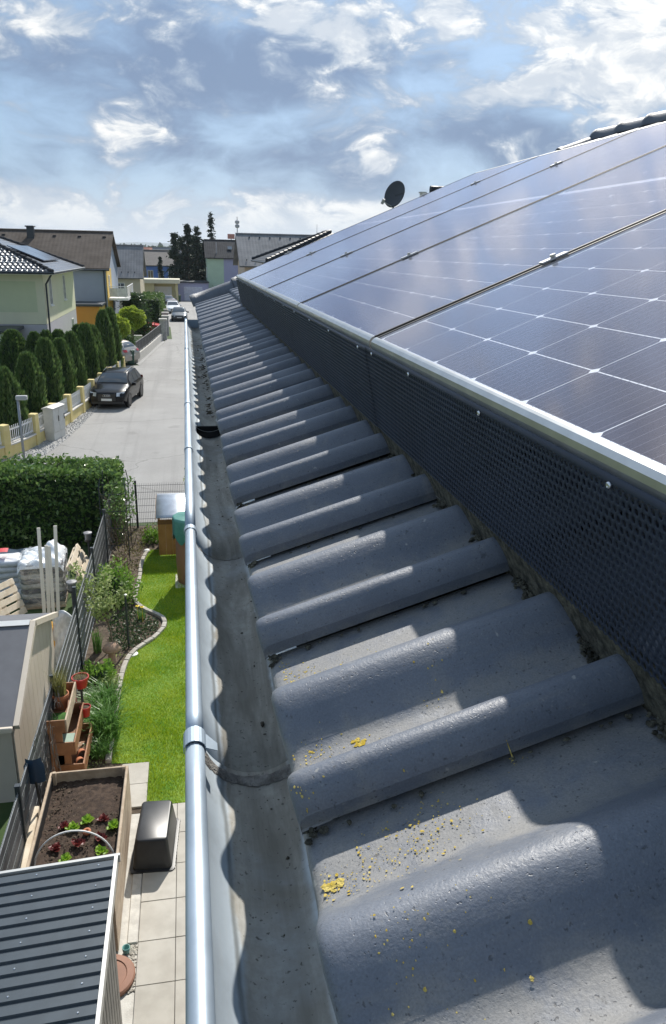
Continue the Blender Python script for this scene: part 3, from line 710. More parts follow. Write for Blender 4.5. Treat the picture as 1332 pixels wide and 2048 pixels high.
for k in range(2600):
    t = random.random()*(len(GEd)-1); i = int(t); f_ = t-i; g = [GEd[i][a]*(1-f_)+GEd[min(i+1, len(GEd)-1)][a]*f_ for a in (0, 1)]; h = [WEd[i][a]*(1-f_)+WEd[min(i+1, len(WEd)-1)][a]*f_ for a in (0, 1)]
    q = random.random(); r = random.uniform(.02, .055); x, y = g[0]+(h[0]-g[0])*q, g[1]+(h[1]-g[1])*q
    mb.add([(x-r, y-r*.6, .014), (x+r*.8, y-r, .014), (x+r, y+r*.8, .014), (x-r*.7, y+r, .014), (x+random.uniform(-r, r)*.3, y, .014+r*.8)], [(0, 1, 4), (1, 2, 4), (2, 3, 4), (3, 0, 4)])
tag(mb.build('gravel', M('gravel_stone', (.20, .20, .20), .9, col2=(.50, .49, .48), vs=16)), 'grey gravel strip along the yellow wall', 'gravel', kind='stuff')
sheet('grass_strip', [(-1.9, 72), (-1.4, 72), (-1.75, 84), (-2.35, 84)], .02, m_yard)
sheet('front_lawn', [(-3.5, 57), (-2.3, 71), (-9, 72), (-9, 58)], .012, m_lawn)

# ------------------------------------------------------------------ plants
m_laurel = leafmat('laurel_leaf', (.075, .155, .035), (.20, .30, .09), .2, .34, 2.0)
m_thuja = leafmat('thuja_spray', (.055, .115, .032), (.14, .21, .06), .6, .32, 3.0)
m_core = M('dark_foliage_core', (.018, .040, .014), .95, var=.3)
m_twig = M('bark', (.11, .085, .06), .9, col2=(.2, .16, .12), vs=12, bump=.5, bs=40)
m_lime = leafmat('lime_leaf', (.22, .32, .03), (.42, .50, .07), .5, .4, 2.0)
m_fresh = leafmat('fresh_leaf', (.10, .22, .025), (.22, .36, .06), .5, .45, 2.0)
m_pale = leafmat('pale_leaf', (.20, .28, .08), (.40, .46, .20), .5, .45, 2.0)
m_reed = leafmat('strap_leaf', (.07, .19, .03), (.18, .33, .08), .4, .35, 1.0)
m_pine = leafmat('pine_needles', (.012, .028, .018), (.04, .065, .036), .7, .1, .5)
m_shrub = leafmat('shrub_leaf', (.025, .055, .02), (.06, .11, .035), .5, .3, 1.0)
def boxleaves(x0, x1, y0, y1, z0, z1, n, size, rnd=.08):
    # leaves over the skin of a clipped block (top, front, right, back) with outward axis
    A = [((x1-x0)*(y1-y0)*1.3, 'top'), ((x1-x0)*(z1-z0), 'front'), ((y1-y0)*(z1-z0), 'right'), ((y1-y0)*(z1-z0)*.6, 'left'), ((x1-x0)*(z1-z0)*.5, 'back')]
    tot = sum(a for a, _ in A); P = []; Nn = []
    for a, k in A:
        m = int(n*a/tot); u = rng.uniform(0, 1, m); v = rng.uniform(0, 1, m); d = rng.normal(0, rnd, m)
        X = x0+(x1-x0)*u; Y = y0+(y1-y0)*u; Z = z0+(z1-z0)*v
        lumpy = .07*np.sin(u*23+v*9)+.05*np.sin(u*51+v*31)
        if k == 'top': P.append(np.stack([X, y0+(y1-y0)*v, z1+d+lumpy], 1)); Nn.append(np.tile([.1, -.2, .5], (m, 1)))
        if k == 'front': P.append(np.stack([X, y0+d-lumpy, Z], 1)); Nn.append(np.tile([0, -.8, .2], (m, 1)))
        if k == 'back': P.append(np.stack([X, y1+d, Z], 1)); Nn.append(np.tile([0, .8, .2], (m, 1)))
        if k == 'right': P.append(np.stack([x1+d+lumpy, Y, Z], 1)); Nn.append(np.tile([.8, 0, .2], (m, 1)))
        if k == 'left': P.append(np.stack([x0+d, Y, Z], 1)); Nn.append(np.tile([-.8, 0, .2], (m, 1)))
    return flakes(np.concatenate(P), np.concatenate(Nn), size, .5, .7)
hd = thing('laurel_hedge', 'clipped dark green laurel hedge with glossy leaves behind the neighbour yard', 'hedge', (-7, 20.9, 0))
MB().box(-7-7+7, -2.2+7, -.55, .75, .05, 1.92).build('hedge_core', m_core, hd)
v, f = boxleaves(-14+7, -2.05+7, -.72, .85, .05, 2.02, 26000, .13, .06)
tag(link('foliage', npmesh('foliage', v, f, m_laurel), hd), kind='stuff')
# thuja columns
def thuja_mesh(h, r, n, seed):
    g = np.random.default_rng(seed); z = g.uniform(0.02, 1, n)**.9; a = g.uniform(0, 6.283, n)
    def prof(z): return r*np.clip(z/.18+.45, 0, 1)**.5*np.clip((1.01-z)/.42, 0, 1)**.45
    rr = prof(z)*(1+.13*np.sin(a*5+seed*1.7+z*2)+.08*np.sin(a*11-z*9)+.07*np.sin(z*17+a*3+seed))*np.where(g.uniform(0, 1, n) < .06, g.uniform(1.05, 1.22, n), g.uniform(.84, 1.06, n))
    P = np.stack([rr*np.cos(a), rr*np.sin(a), z*h], 1); Nn = np.stack([np.cos(a)*.45, np.sin(a)*.45, np.ones(n)], 1)
    return flakes(P, Nn, .20, .30, .22), prof
tmesh = []
for k, (h, r, n) in enumerate(((2.95, .60, 5600), (3.0, .51, 5000), (2.9, .57, 5000), (3.0, .55, 5200), (2.85, .49, 4800))):
    (v, f), prof = thuja_mesh(h, r, n, k+3)
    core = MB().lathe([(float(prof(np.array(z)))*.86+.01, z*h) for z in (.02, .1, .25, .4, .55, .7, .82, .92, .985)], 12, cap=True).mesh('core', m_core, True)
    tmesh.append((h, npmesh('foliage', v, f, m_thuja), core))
trunkm = MB().tube([(0, 0, 0), (0, 0, .5)], .07, 7).mesh('trunk', m_twig)
ordn = ['first', 'second', 'third', 'fourth', 'fifth', 'sixth', 'seventh', 'eighth', 'ninth']
front = [(-.220, 31.9, 2.75), (-.1944, 34.3, 2.95), (-.1735, 36.6, 2.85), (-.1556, 38.7, 3.1), (-.138, 41.1, 3.0), (-.1228, 43.4, 3.1), (-.111, 45.4, 3.0), (-.1012, 47.2, 3.2), (-.0914, 49.1, 3.2)]
for i, (k, y, h) in enumerate(front):
    lab = '%s columnar thuja from the left in the front row along the yellow wall' % ordn[i]
    t = thing('thuja_tree', lab, 'tree', (k*y-.05, y, 0), random.uniform(0, 6), 'thuja trees along the yellow wall')
    hh, fo, co_ = tmesh[i % 5]; t.scale = ((1.05 if i < 4 else .92)*random.uniform(.9, 1.1), (1.05 if i < 4 else .92), h/hh*random.uniform(1.12, 1.32)); t.rotation_euler = (random.uniform(-.04, .04), random.uniform(-.03, .05), t.rotation_euler[2])
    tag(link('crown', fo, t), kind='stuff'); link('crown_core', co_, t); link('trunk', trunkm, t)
back = [(-9.6, 46.0, 3.2), (-8.55, 46.6, 3.05), (-7.95, 46.9, 3.1), (-7.35, 47.4, 3.1), (-6.55, 49.6, 3.2)]
bl = ['broad thuja at the left end of the back row before the green house', 'thuja in the back row, left one of the clump of three', 'thuja in the middle of the back-row clump of three', 'thuja in the back row, right one of the clump of three', 'thuja of the back row nearest the orange annex']
for i, (x, y, h) in enumerate(back):
    t = thing('thuja_tree', bl[i], 'tree', (x, y, 0), random.uniform(0, 6), 'thuja trees along the yellow wall')
    hh, fo, co_ = tmesh[(i+2) % 5]; t.scale = (1.35 if i == 0 else 1.0,)*2+(h/hh,)
    tag(link('crown', fo, t), kind='stuff'); link('crown_core', co_, t); link('trunk', trunkm, t)
# ball trees
def ball(n, r, size, sq=.85):
    d = rng.normal(0, 1, (n, 3)); d /= np.linalg.norm(d, axis=1)[:, None]; rr = r*(1+.07*np.sin(d[:, 0]*9)+.06*np.sin(d[:, 2]*13+d[:, 1]*7))*rng.uniform(.9, 1.05, n)
    P = d*rr[:, None]*np.array([1, 1, sq]); return flakes(P, d, size, .6, .6)
for (x, y, z, r, lab) in ((-5.15, 58.5, 2.25, 1.0, 'nearer clipped lime-green ball tree beside the orange annex'), (-4.25, 63, 2.55, 1.0, 'farther clipped lime-green ball tree beside the dark conifer')):
    t = thing('ball_tree', lab, 'tree', (x, y, 0), 0, 'clipped ball trees')
    v, f = ball(5200, r, .14); v[:, 2] += z; tag(link('crown', npmesh('crown', v, f, m_lime), t), kind='stuff')
    MB().lathe([(.0, -.8*r), (.55*r, -.6*r), (.85*r, 0), (.55*r, .58*r), (0, .76*r)], 14, (0, 0, z)).build('crown_core', M('lime_core', (.10, .15, .02), .9), t, smooth=True)
    MB().tube([(0, 0, 0), (.03, 0, z*.5), (0, 0, z)], .09, 8).build('trunk', m_twig, t)
def bush(name, lab, cat, loc, rx_, ry_, h, n, size, mat, grp=None, core=True, jit=.7):
    t = thing(name, lab, cat, loc, random.uniform(0, 6), grp); d = rng.normal(0, 1, (n, 3)); d /= np.linalg.norm(d, axis=1)[:, None]; d[:, 2] = np.abs(d[:, 2])
    rr = rng.uniform(.55, 1.08, n)*(1+.18*np.sin(d[:, 0]*6+loc[0])+.15*np.sin(d[:, 1]*8+d[:, 2]*5))
    P = d*rr[:, None]*np.array([rx_, ry_, h]); v, f = flakes(P, d*.6+np.array([0, 0, .4]), size, .5, jit)
    tag(link('foliage', npmesh('foliage', v, f, mat), t), kind='stuff')
    if core: MB().lathe([(rx_*.62, 0), (rx_*.6, h*.3), (rx_*.4, h*.6), (.01, h*.75)], 10).build('foliage_core', m_core, t, smooth=True)
    for k in range(3): a = random.uniform(0, 6.3); MB().tube([(0, 0, 0), (rx_*.3*math.cos(a), ry_*.3*math.sin(a), h*.55)], .008+.006*h, 5).build('stem', m_twig, t)
    return t
# ================================================================== garden objects
m_wood2 = M('weathered_larch', (.36, .27, .19), .8, col2=(.52, .42, .31), vs=5, bump=.4, bs=40, rnd=.08)
m_plank = M('new_timber', (.58, .48, .35), .75, col2=(.72, .63, .50), vs=6, bump=.2, bs=50, rnd=.08)
m_brown = M('stained_planter_wood', (.22, .10, .045), .6, col2=(.31, .15, .07), vs=7, bump=.3, bs=50, rnd=.06)
m_anth = M('anthracite_steel', (.035, .045, .055), .45, .3, var=.1); m_black = M('black_plastic', (.018, .019, .021), .38, var=.2, vs=9)
m_liner = M('dimple_liner', (.012, .012, .013), .6); m_terra = M('terracotta', (.42, .15, .07), .8, var=.15, vs=12); m_redpot = M('red_glazed_pot', (.42, .03, .025), .35, var=.1)
m_white = M('white_paint', (.78, .78, .76), .5, var=.04); m_beige = M('beige_resin', (.56, .49, .40), .6, col2=(.60, .53, .44), vs=3, rnd=.03)
m_greyroof = M('grey_resin_roof', (.115, .12, .135), .6, var=.1, vs=3); m_corr = M('anthracite_trapezoid_sheet', (.060, .076, .092), .42, .2, var=.08, vs=6)
m_alu = M('aluminium_trim', (.55, .55, .53), .4, .5, var=.05); m_strip = M('privacy_strip', (.040, .045, .055), .55, col2=(.075, .08, .09), vs=5, rnd=.2)
# --- raised bed
rb = thing('raised_bed', 'wooden raised bed filled with dark soil beside the small dark-roofed shed', 'raised bed', (-1.56, 8.25, 0))
bx0, bx1, by0, by1, bh = -.52, .52, -1.25, 1.10, .80
for k in range(4):
    z0 = .02+k*.195; z1 = z0+.188
    MB().cbox(bx1-.035, bx1, by0, by1, z0, z1, .006).build('board', m_wood2, rb); MB().cbox(bx0, bx0+.035, by0, by1, z0, z1, .006).build('board', m_wood2, rb)
    MB().cbox(bx0+.036, bx1-.036, by1-.035, by1, z0, z1, .006).build('board', m_wood2, rb); MB().cbox(bx0+.036, bx1-.036, by0, by0+.035, z0, z1, .006).build('board', m_wood2, rb)
for x in (bx0+.036, bx1-.086):
    for y in (by0+.036, by1-.086): MB().cbox(x, x+.05, y, y+.05, .01, .83, .006).build('corner_post', m_wood2, rb)
MB().box(bx0+.037, bx1-.037, by0+.037, by1-.037, .1, .60).build('soil_base', m_soil, rb)
lin_ = MB()
for (a, b, c, d) in ((bx1-.041, bx1-.037, by0+.04, by1-.04), (bx0+.037, bx0+.041, by0+.04, by1-.04)): lin_.box(a, b, c, d, .3, .775)
tag(lin_.build('liner', m_liner, rb), kind='stuff')
dm = MB()
for k in range(90):
    y = by0+.06+k*.0255
    for q in range(3): dm.box(bx1-.0465, bx1-.0412, y, y+.014, .70-q*.05, .73-q*.05)
tag(dm.build('liner_dimples', m_black, rb), kind='stuff')
def soilsurf(x, y): return .625+.03*math.sin(x*5+1)*math.sin(y*3)+.05*max(0, (y+.2))*.35+random.uniform(-.012, .012)
MB().grid(lambda u, v: (bx0+.037+(bx1-bx0-.074)*u, by0+.037+(by1-by0-.074)*v, soilsurf((u-.5), (v-.5)*2)), 26, 56).build('soil', M('bed_soil', (.026, .015, .010), .95, col2=(.075, .048, .032), vs=14, bump=1.0, bs=60), rb, smooth=True)
mb = MB()
for k in range(700): lump((random.uniform(bx0+.06, bx1-.06), random.uniform(by0+.06, by1-.08), .645), random.uniform(.005, .016), .7)
tag(mb.build('soil_crumbs', m_soil, rb, smooth=False), kind='stuff')
# lettuces
m_let = leafmat('lettuce_leaf', (.16, .33, .02), (.32, .50, .05), .45, .45, 3); m_letr = leafmat('red_lettuce_leaf', (.09, .012, .014), (.20, .035, .03), .45, .35, 3)
def lettuce(n, s):
    mb = MB()
    for k in range(n):
        a = k*2.4; t = k/n; r = s*(1-.55*t); el = .35+1.0*t; ca, sa = math.cos(a), math.sin(a)
        rows = []
        for i in range(4):
            q = i/3; wd = r*.42*math.sin(math.pi*(.18+.72*q)); rad = r*q*math.cos(el*(.6+.4*q)); z = .01+r*q*math.sin(el)*(1-.25*q)
            rows += [(rad*ca-wd*sa*-1, rad*sa+wd*ca*-1, z+.012*math.sin(i*2.2+k)), (rad*ca, rad*sa, z-.012), (rad*ca-wd*sa, rad*sa+wd*ca, z+.012*math.cos(i*2.5+k))]
        mb.add(rows, [(3*i+j, 3*i+j+1, 3*i+4+j, 3*i+3+j) for i in range(3) for j in range(2)])
    return mb
LG = [(160, 1648), (133, 1662), (218, 1660), (195, 1705), (122, 1718)]; LR_ = [(115, 1660), (195, 1645), (103, 1697), (143, 1690), (190, 1680)]
lg = [(-1.50, 8.45), (-1.66, 8.36), (-1.16, 8.30), (-1.28, 7.88), (-1.68, 7.82)]; lr = [(-1.78, 8.40), (-1.30, 8.46), (-1.82, 8.02), (-1.57, 8.06), (-1.31, 8.12)]
lgl = ['green lettuce farthest from the small shed in the raised bed', 'green lettuce just left of the clay ring in the raised bed', 'green lettuce next to the right board of the raised bed', 'green lettuce under the right foot of the white hoop', 'green lettuce nearest the small dark-roofed shed']
lrl = ['red lettuce at the left of the far row in the raised bed', 'red lettuce at the right of the far row in the raised bed', 'red lettuce at the left of the near row in the raised bed', 'red lettuce in the middle of the raised bed below the clay ring', 'red lettuce right of the clay ring in the raised bed']
gm, rmm = lettuce(11, .12).mesh('leaves', m_let), lettuce(11, .12).mesh('leaves', m_letr)
for (pos, labs, me, gg) in ((lg, lgl, gm, 'green lettuces in the raised bed'), (lr, lrl, rmm, 'red lettuces in the raised bed')):
    for (x, y), l in zip(pos, labs):
        o = link('lettuce', me, None); o.location = (x, y, .648); o.rotation_euler = (0, 0, random.uniform(0, 6)); s_ = random.uniform(.75, 1.05); o.scale = (s_,)*3; tag(o, l, 'lettuce', gg)
o = MB().lathe([(.022, 0), (.05, 0), (.055, .02), (.05, .04), (.022, .04), (.018, .02), (.022, 0)], 16).build('clay_ring', m_terra, None, smooth=True); o.location = (-1.48, 8.24, .655); tag(o, 'small orange clay ring lying on the soil of the raised bed', 'clay ring')
pts = [(-1.56-.46*math.cos(math.pi*k/20), 7.75, .62+.50*math.sin(math.pi*k/20)) for k in range(21)]
tag(MB().tube(pts, .011, 8).build('hoop', m_white, smooth=True), 'thin white hoop arched over the soil of the raised bed', 'hoop')
# --- black mortar tub upside down
tb = thing('mortar_tub', 'black plastic mortar tub turned upside down on the patio slabs', 'tub', (-.68, 8.60, .018), R(-4))
def rrect(hx, hy, r, z, n=5):
    o = []
    for (cx, cy_, a0) in ((hx-r, hy-r, 0), (-hx+r, hy-r, 90), (-hx+r, -hy+r, 180), (hx-r, -hy+r, 270)):
        for k in range(n+1): a = R(a0+90*k/n); o.append((cx+r*math.cos(a), cy_+r*math.sin(a), z))
    return o
def loft(rings, cap0=False, cap1=True):
    n = len(rings[0]); mb = MB(); vs = [p for r in rings for p in r]; fs = [(j*n+i, j*n+(i+1) % n, (j+1)*n+(i+1) % n, (j+1)*n+i) for j in range(len(rings)-1) for i in range(n)]
    if cap1: fs.append(tuple((len(rings)-1)*n+i for i in range(n)))
    if cap0: fs.append(tuple(range(n-1, -1, -1)))
    return mb.add(vs, fs)
autosmooth(loft([rrect(.25, .45, .05, .03), rrect(.205, .385, .05, .41), rrect(.196, .376, .05, .428), rrect(.185, .365, .045, .434)]).build('basin', m_black, tb))
autosmooth(loft([rrect(.285, .485, .06, .0), rrect(.285, .485, .06, .03), rrect(.25, .45, .05, .034)], True).build('rim', m_black, tb))
for k in range(16): MB().box(.286, .292, -.45+k*.058, -.45+k*.058+.03, .004, .028).build('rim_rib', m_black, tb)
# --- small shed with trapezoid roof
sh = thing('tool_shed', 'small shed with anthracite corrugated roof and grooved side wall', 'shed', (-1.7, 5.2, 0))
SX0, SX1, SY0, SY1 = -1.5, .84, -2.2, .98
def roofz(x): return 2.06-(SX1-x)*.055
for k in range(25):
    y1_ = SY1-.012-k*.126; mb = MB()
    y0_ = y1_-.1255
    prof = [(y0_, 0), (y0_+.016, 0), (y0_+.024, .020), (y0_+.100, .020), (y0_+.108, 0), (y1_, 0)]
    vs = []
    for x in (SX0, SX1-.02):
        for (y, z) in prof: vs.append((x, y, roofz(x)+z))
    mb.add(vs, [(i, 6+i, 7+i, i+1) for i in range(5)]); mb.build('roof_sheet_rib', m_corr, sh)
    if k % 1 == 0:
        for x in (SX1-.16, SX1-.72, SX1-1.30):
            if (k+int(x*3)) % 2 == 0: MB().lathe([(.009, 0), (.009, .003), (.005, .006), (0, .006)], 8, (x, y1_-.064, roofz(x)+.0205)).build('roof_screw', m_screw, sh)
MB().slab((SX1-.02, SY0, roofz(SX1)+.034), (SX1+.012, SY0, roofz(SX1)+.034), (SX1+.012, SY1, roofz(SX1)+.034), (SX1-.02, SY1, roofz(SX1)+.034), .11).build('verge_trim', m_alu, sh)
MB().slab((SX0, SY1, roofz(SX0)+.034), (SX0, SY1-.0, roofz(SX0)-.05), (SX1+.03, SY1, roofz(SX1)-.05), (SX1+.03, SY1, roofz(SX1)+.034), .03).build('ridge_trim', m_alu, sh)
for k in range(22):
    y = SY1-.16-k*.14; MB().cbox(SX1-.10, SX1-.06, y-.132, y, .02, roofz(SX1)-.09, .012).build('wall_plank', M('plank_%d' % k, (.19, .18, .165), .7, col2=(.27, .26, .24), vs=5) if k == 0 else bpy.data.materials['plank_0'], sh)
MB().box(SX0+.1, SX1-.11, SY0+.1, SY1-.16, 0, 1.88).build('inner_wall', m_black, sh)
# round terracotta-coloured lid next to the shed
o = MB().lathe([(0, .055), (.13, .05), (.19, .045), (.2, .055), (.27, .045), (.285, .03), (.285, 0)], 28).build('planter_lid', M('rust_plastic', (.26, .13, .085), .7, var=.1), None, smooth=True); autosmooth(o, 25); o.location = (-1.12, 6.66, .014); tag(o, 'round rust-brown lid on the pebbles beside the small shed', 'lid')
o = MB().lathe([(.035, 0), (.04, .02), (.045, .07), (.038, .07), (.034, .02), (0, .02)], 16).build('watering_cup', M('teal_plastic', (.16, .36, .34), .4), None, smooth=True); o.location = (-.955, 6.98, .012); tag(o, 'small teal plastic cup on the pebbles by the shed wall', 'cup')

# --- stepped planter with pots
pl = thing('tiered_planter', 'brown wooden planter with three stepped troughs beside the raised bed', 'planter', (-1.9, 10.5, 0))
tiers = [(-.37, -.02, 1.2), (-.28, .07, .82), (-.19, .17, .44)]
for ti, (x0, x1, z) in enumerate(tiers):
    hgt = .21
    tr = MB().box(x0+.026, x1-.026, -.50, .50, z-hgt, z-hgt+.02).build('trough', m_brown, pl)
    MB().cbox(x0, x0+.025, -.53, .53, z-hgt, z, .005).build('board', m_brown, tr); MB().cbox(x1-.025, x1, -.53, .53, z-hgt, z, .005).build('board', m_wood2 if ti == 0 else m_brown, tr)
    MB().cbox(x0+.026, x1-.026, -.53, -.505, z-hgt, z-.002, .005).build('board', m_brown, tr); MB().cbox(x0+.026, x1-.026, .505, .53, z-hgt, z-.002, .005).build('board', m_brown, tr)
    for y in (-.505, .47): MB().cbox(x0+.08, x1-.08, y, y+.03, .006, z-hgt-.002, .004).build('leg', m_brown, pl)
m_tray = M('green_water', (.05, .13, .03), .25, var=.3, vs=9)
MB().box(-.33, -.06, -.45, -.12, 1.015, 1.07).build('seed_tray', m_tray, pl)
MB().box(-.24, .03, -.45, -.1, .635, .69).build('seed_tray', M('pale_tray', (.3, .42, .35), .5), pl)
def pot(name, lab, loc, r, h, mat, grp='flower pots on the tiered planter'):
    t = thing(name, lab, 'flower pot', loc, 0, grp)
    autosmooth(MB().lathe([(r*.68, 0), (r*.93, h*.82), (r, h*.82), (r, h), (r*.88, h), (r*.84, h*.7), (r*.66, h*.05), (0, h*.05)], 22).build('pot_body', mat, t))
    MB().lathe([(r*.85, 0), (0, .01)], 16, (0, 0, h*.88)).build('potting_soil', m_soil, t); return t
p1_ = pot('flower_pot', 'large terracotta pot of tall ornamental grass on the top trough', (-2.09, 10.62, 1.012), .125, .24, m_terra)
def strap(n, spread, h, wd, base=.05, droop=.6, seed=1):
    g = random.Random(seed); mb = MB()
    for k in range(n):
        a = g.uniform(0, 6.283); b = g.uniform(0, 6.283); r0 = base*math.sqrt(g.random()); L = h*g.uniform(.6, 1.1); sp_ = spread*g.uniform(.2, 1); x0, y0 = r0*math.cos(b), r0*math.sin(b); w_ = wd*g.uniform(.7, 1.2); nx, ny = -math.sin(a)*w_, math.cos(a)*w_
        pts = []
        for i in range(5):
            q = i/4; x = x0+math.cos(a)*sp_*q**1.6; y = y0+math.sin(a)*sp_*q**1.6; z = L*(q-droop*.35*q**3)
            ww = (1-q**2*.92); pts += [(x-nx*ww, y-ny*ww, z), (x+nx*ww, y+ny*ww, z)]
        mb.add(pts, [(2*i, 2*i+1, 2*i+3, 2*i+2) for i in range(4)])
    return mb
m_drygrass = leafmat('dry_grass', (.13, .15, .04), (.30, .27, .10), .6, .4, 3)
o = strap(150, .2, .5, .004, .09, .2, 3).build('ornamental_grass', m_drygrass, p1_); o.location = (0, 0, .22); tag(o, kind='stuff')
p2_ = pot('flower_pot', 'red bowl-shaped pot with dry sprouts hanging at the planter end', (-1.88, 11.20, 1.0), .135, .18, m_redpot)
o = strap(60, .08, .06, .004, .12, .2, 5).build('sprouts', m_drygrass, p2_); o.location = (0, 0, .19); tag(o, kind='stuff')
MB().tube([(0, 0, -1.0), (0, 0, .0)], .02, 8).build('pot_stake', m_anth, p2_)
pot('flower_pot', 'small red pot tucked under the red bowl beside the planter', (-1.80, 10.92, .64), .085, .17, m_redpot)
for k, (y, l) in enumerate(((10.22, 'empty terracotta pot lying nearest in the lowest trough'), (10.42, 'empty terracotta pot lying second in the lowest trough'))):
    t = pot('flower_pot', l, (-1.84, y, .33), .08, .13, m_terra); t.rotation_euler = (R(80), 0, R(20))
# pinwheel-like red stake
tag(MB().tube([(0, 0, 0), (.02, 0, .9)], .006, 6).lathe([(0, -.05), (.03, -.02), (.035, .03), (0, .06)], 10, (.02, 0, .92)).build('garden_stake', M('red_plastic', (.5, .03, .06), .4), smooth=True), 'thin red garden stake standing by the fence', 'stake'); bpy.data.objects['garden_stake'].location = (-2.05, 11.55, .004)

# --- side fence of bar mesh with woven strips
fe = thing('mesh_fence', 'anthracite bar-mesh fence with woven privacy strips between the two gardens', 'fence', (-2.2, 14, 0))
fposts = [5.2, 8.15, 10.7, 13.35, 16.0, 18.6, 21.3]
for y in fposts:
    h = 1.78 if abs(y-13.35) < .1 else 1.52
    po = MB().cbox(-.03, .03, y-14-.03, y-14+.03, 0, h, .006).build('post', m_anth, fe); MB().cbox(-.034, .034, y-14-.034, y-14+.034, h, h+.012, .004).build('post_cap', m_anth, po)
m_wire = M('galvanised_wire', (.20, .215, .225), .5, .3)
wire = MB()
for (ya, yb) in zip(fposts[:-1], fposts[1:]):
    for z in (.08, .28, .48, .68, .88, 1.08, 1.28, 1.42): wire.box(-.010, .010, ya-14+.03, yb-14-.03, z-.004, z+.004)
    n_ = int((yb-ya)/.05)
    for k in range(n_+1):
        y = ya-14+.03+k*(yb-ya-.06)/n_; wire.box(-.0028, .0028, y-.0028, y+.0028, .05, 1.45)
tag(wire.build('wire_mesh', m_wire, fe), kind='stuff')
for (ya, yb), dense in zip(zip(fposts[:-1], fposts[1:]), (1, 1, 0, 0, 1, 1)):
    for k in range(7 if dense else 0):
        z = .10+k*.192
        if dense < 1 and k % 2 == 1: continue
        MB().box(.0045+.001*(k % 2), .0075+.001*(k % 2), ya-14+.04, yb-14-.04, z, z+.17).build('privacy_strip', m_strip, fe)
# twigs drying over the near fence
tw = MB()
for k in range(70):
    p = Vector((random.uniform(-.02, .10), random.uniform(-4.9, -3.2), random.uniform(.6, 1.45))); pts = [p]
    for i in range(4): p = p+Vector((random.uniform(-.02, .03), random.uniform(-.1, .1), random.uniform(-.2, .08))); pts.append(p)
    tw.tube(pts, .004, 4)
o = tw.build('dry_vine', M('dry_vine', (.17, .15, .13), .9, var=.3)); o.location = (-2.17, 14, 0); tag(o, 'dry leafless vine tangled over the fence beside the tiered planter', 'vine')
# shovel blade behind the fence end
sv = thing('shovel', 'dark blue shovel leaning on the fence by the raised bed', 'shovel', (-2.07, 8.75, 0))
MB().tube([(0, 0, .0), (-.05, -.05, 1.15)], .016, 8).build('handle', m_black, sv); autosmooth(MB().grid(lambda u, v: (-.06+.28*(u-.5)*(.9 if v < .8 else .7), -.06+.05*(u-.5)**2*4, 1.12+.36*v), 6, 6).build('blade', M('blue_steel', (.02, .05, .10), .4, .3), sv))
o = MB().cbox(-.04, .04, -1.1, 1.1, 0, .12, .012).build('timber_sleeper', m_plank); o.location = (-2.12, 7.7, .62); o.rotation_euler = (R(-2), 0, R(3)); tag(o, 'pale timber beam lying along the left edge of the raised bed', 'timber')
# lantern lamps on the fence line
def lantern(x, y, z, lab):
    t = thing('garden_lantern', lab, 'lantern', (x, y, 0), 0, 'lanterns along the neighbour fence')
    MB().tube([(0, 0, 0), (0, 0, z)], .025, 8).build('pole', m_anth, t); MB().lathe([(.05, z), (.085, z+.03), (.085, z+.06)], 14).build('base_ring', m_black, t)
    MB().lathe([(.075, z+.06), (.078, z+.2)], 14).build('lamp_glass', M('lantern_glass', (.10, .105, .11), .15), t, smooth=True); MB().lathe([(.095, z+.2), (.095, z+.23), (.0, z+.25)], 14).build('lamp_cap', M('lantern_cap', (.2, .2, .21), .5), t)
lantern(-2.30, 13.75, 1.50, 'black lantern on a pole in front of the wrapped bag pallet'); lantern(-2.42, 17.2, 1.22, 'black lantern on a pole at the foot of the laurel hedge')

# --- beige resin shed of the neighbour
bs = thing('resin_shed', 'beige plastic garden shed with grey gabled roof behind the fence', 'shed', (-3.7, 11.5, 0))
gy0, gy1, gap_, gz0, gz1 = -1.67, 1.72, -.06, 1.38, 2.08
MB().extr([(gy0, .0), (gy1, .0), (gy1, gz0-.06), (gap_, gz1-.06), (gy0, gz0-.06)], 0, -1.1, 1.06).build('wall', m_beige, bs)
for k in range(12):
    ya = gy0+.03+k*.278; yb = ya+.27
    def top(y): return (gz0+(gz1-gz0)*(y-gy0)/(gap_-gy0) if y < gap_ else gz1+(gz0-gz1)*(y-gap_)/(gy1-gap_))-.10
    yb = min(yb, gy1-.03); MB().extr([(ya, .05), (yb, .05), (yb, top(yb)), (ya, top(ya))], 0, 1.062, 1.085).build('cladding_panel', m_beige, bs)
for (a, b, za, zb) in ((gy0-.1, gap_, gz0-.06, gz1), (gap_, gy1+.1, gz1, gz0-.06)):
    MB().slab((-1.2, a, za), (1.12, a, za), (1.12, b, zb), (-1.2, b, zb), .05).build('roof_panel', m_greyroof, bs)
    d_ = (b-a); MB().slab((1.121, a, za+.012), (1.20, a, za+.012), (1.20, b, zb+.012), (1.121, b, zb+.012), .09).build('barge_board', m_beige, bs)
MB().extr([(gap_-.09, gz1-.015), (gap_, gz1+.03), (gap_+.09, gz1-.015)], 0, -1.2, 1.115).build('ridge_cap', m_white, bs)
MB().cbox(-1.2, 1.12, gy0-.16, gy0-.102, gz0-.12, gz0-.05, .01).build('eave_trim', m_beige, bs)
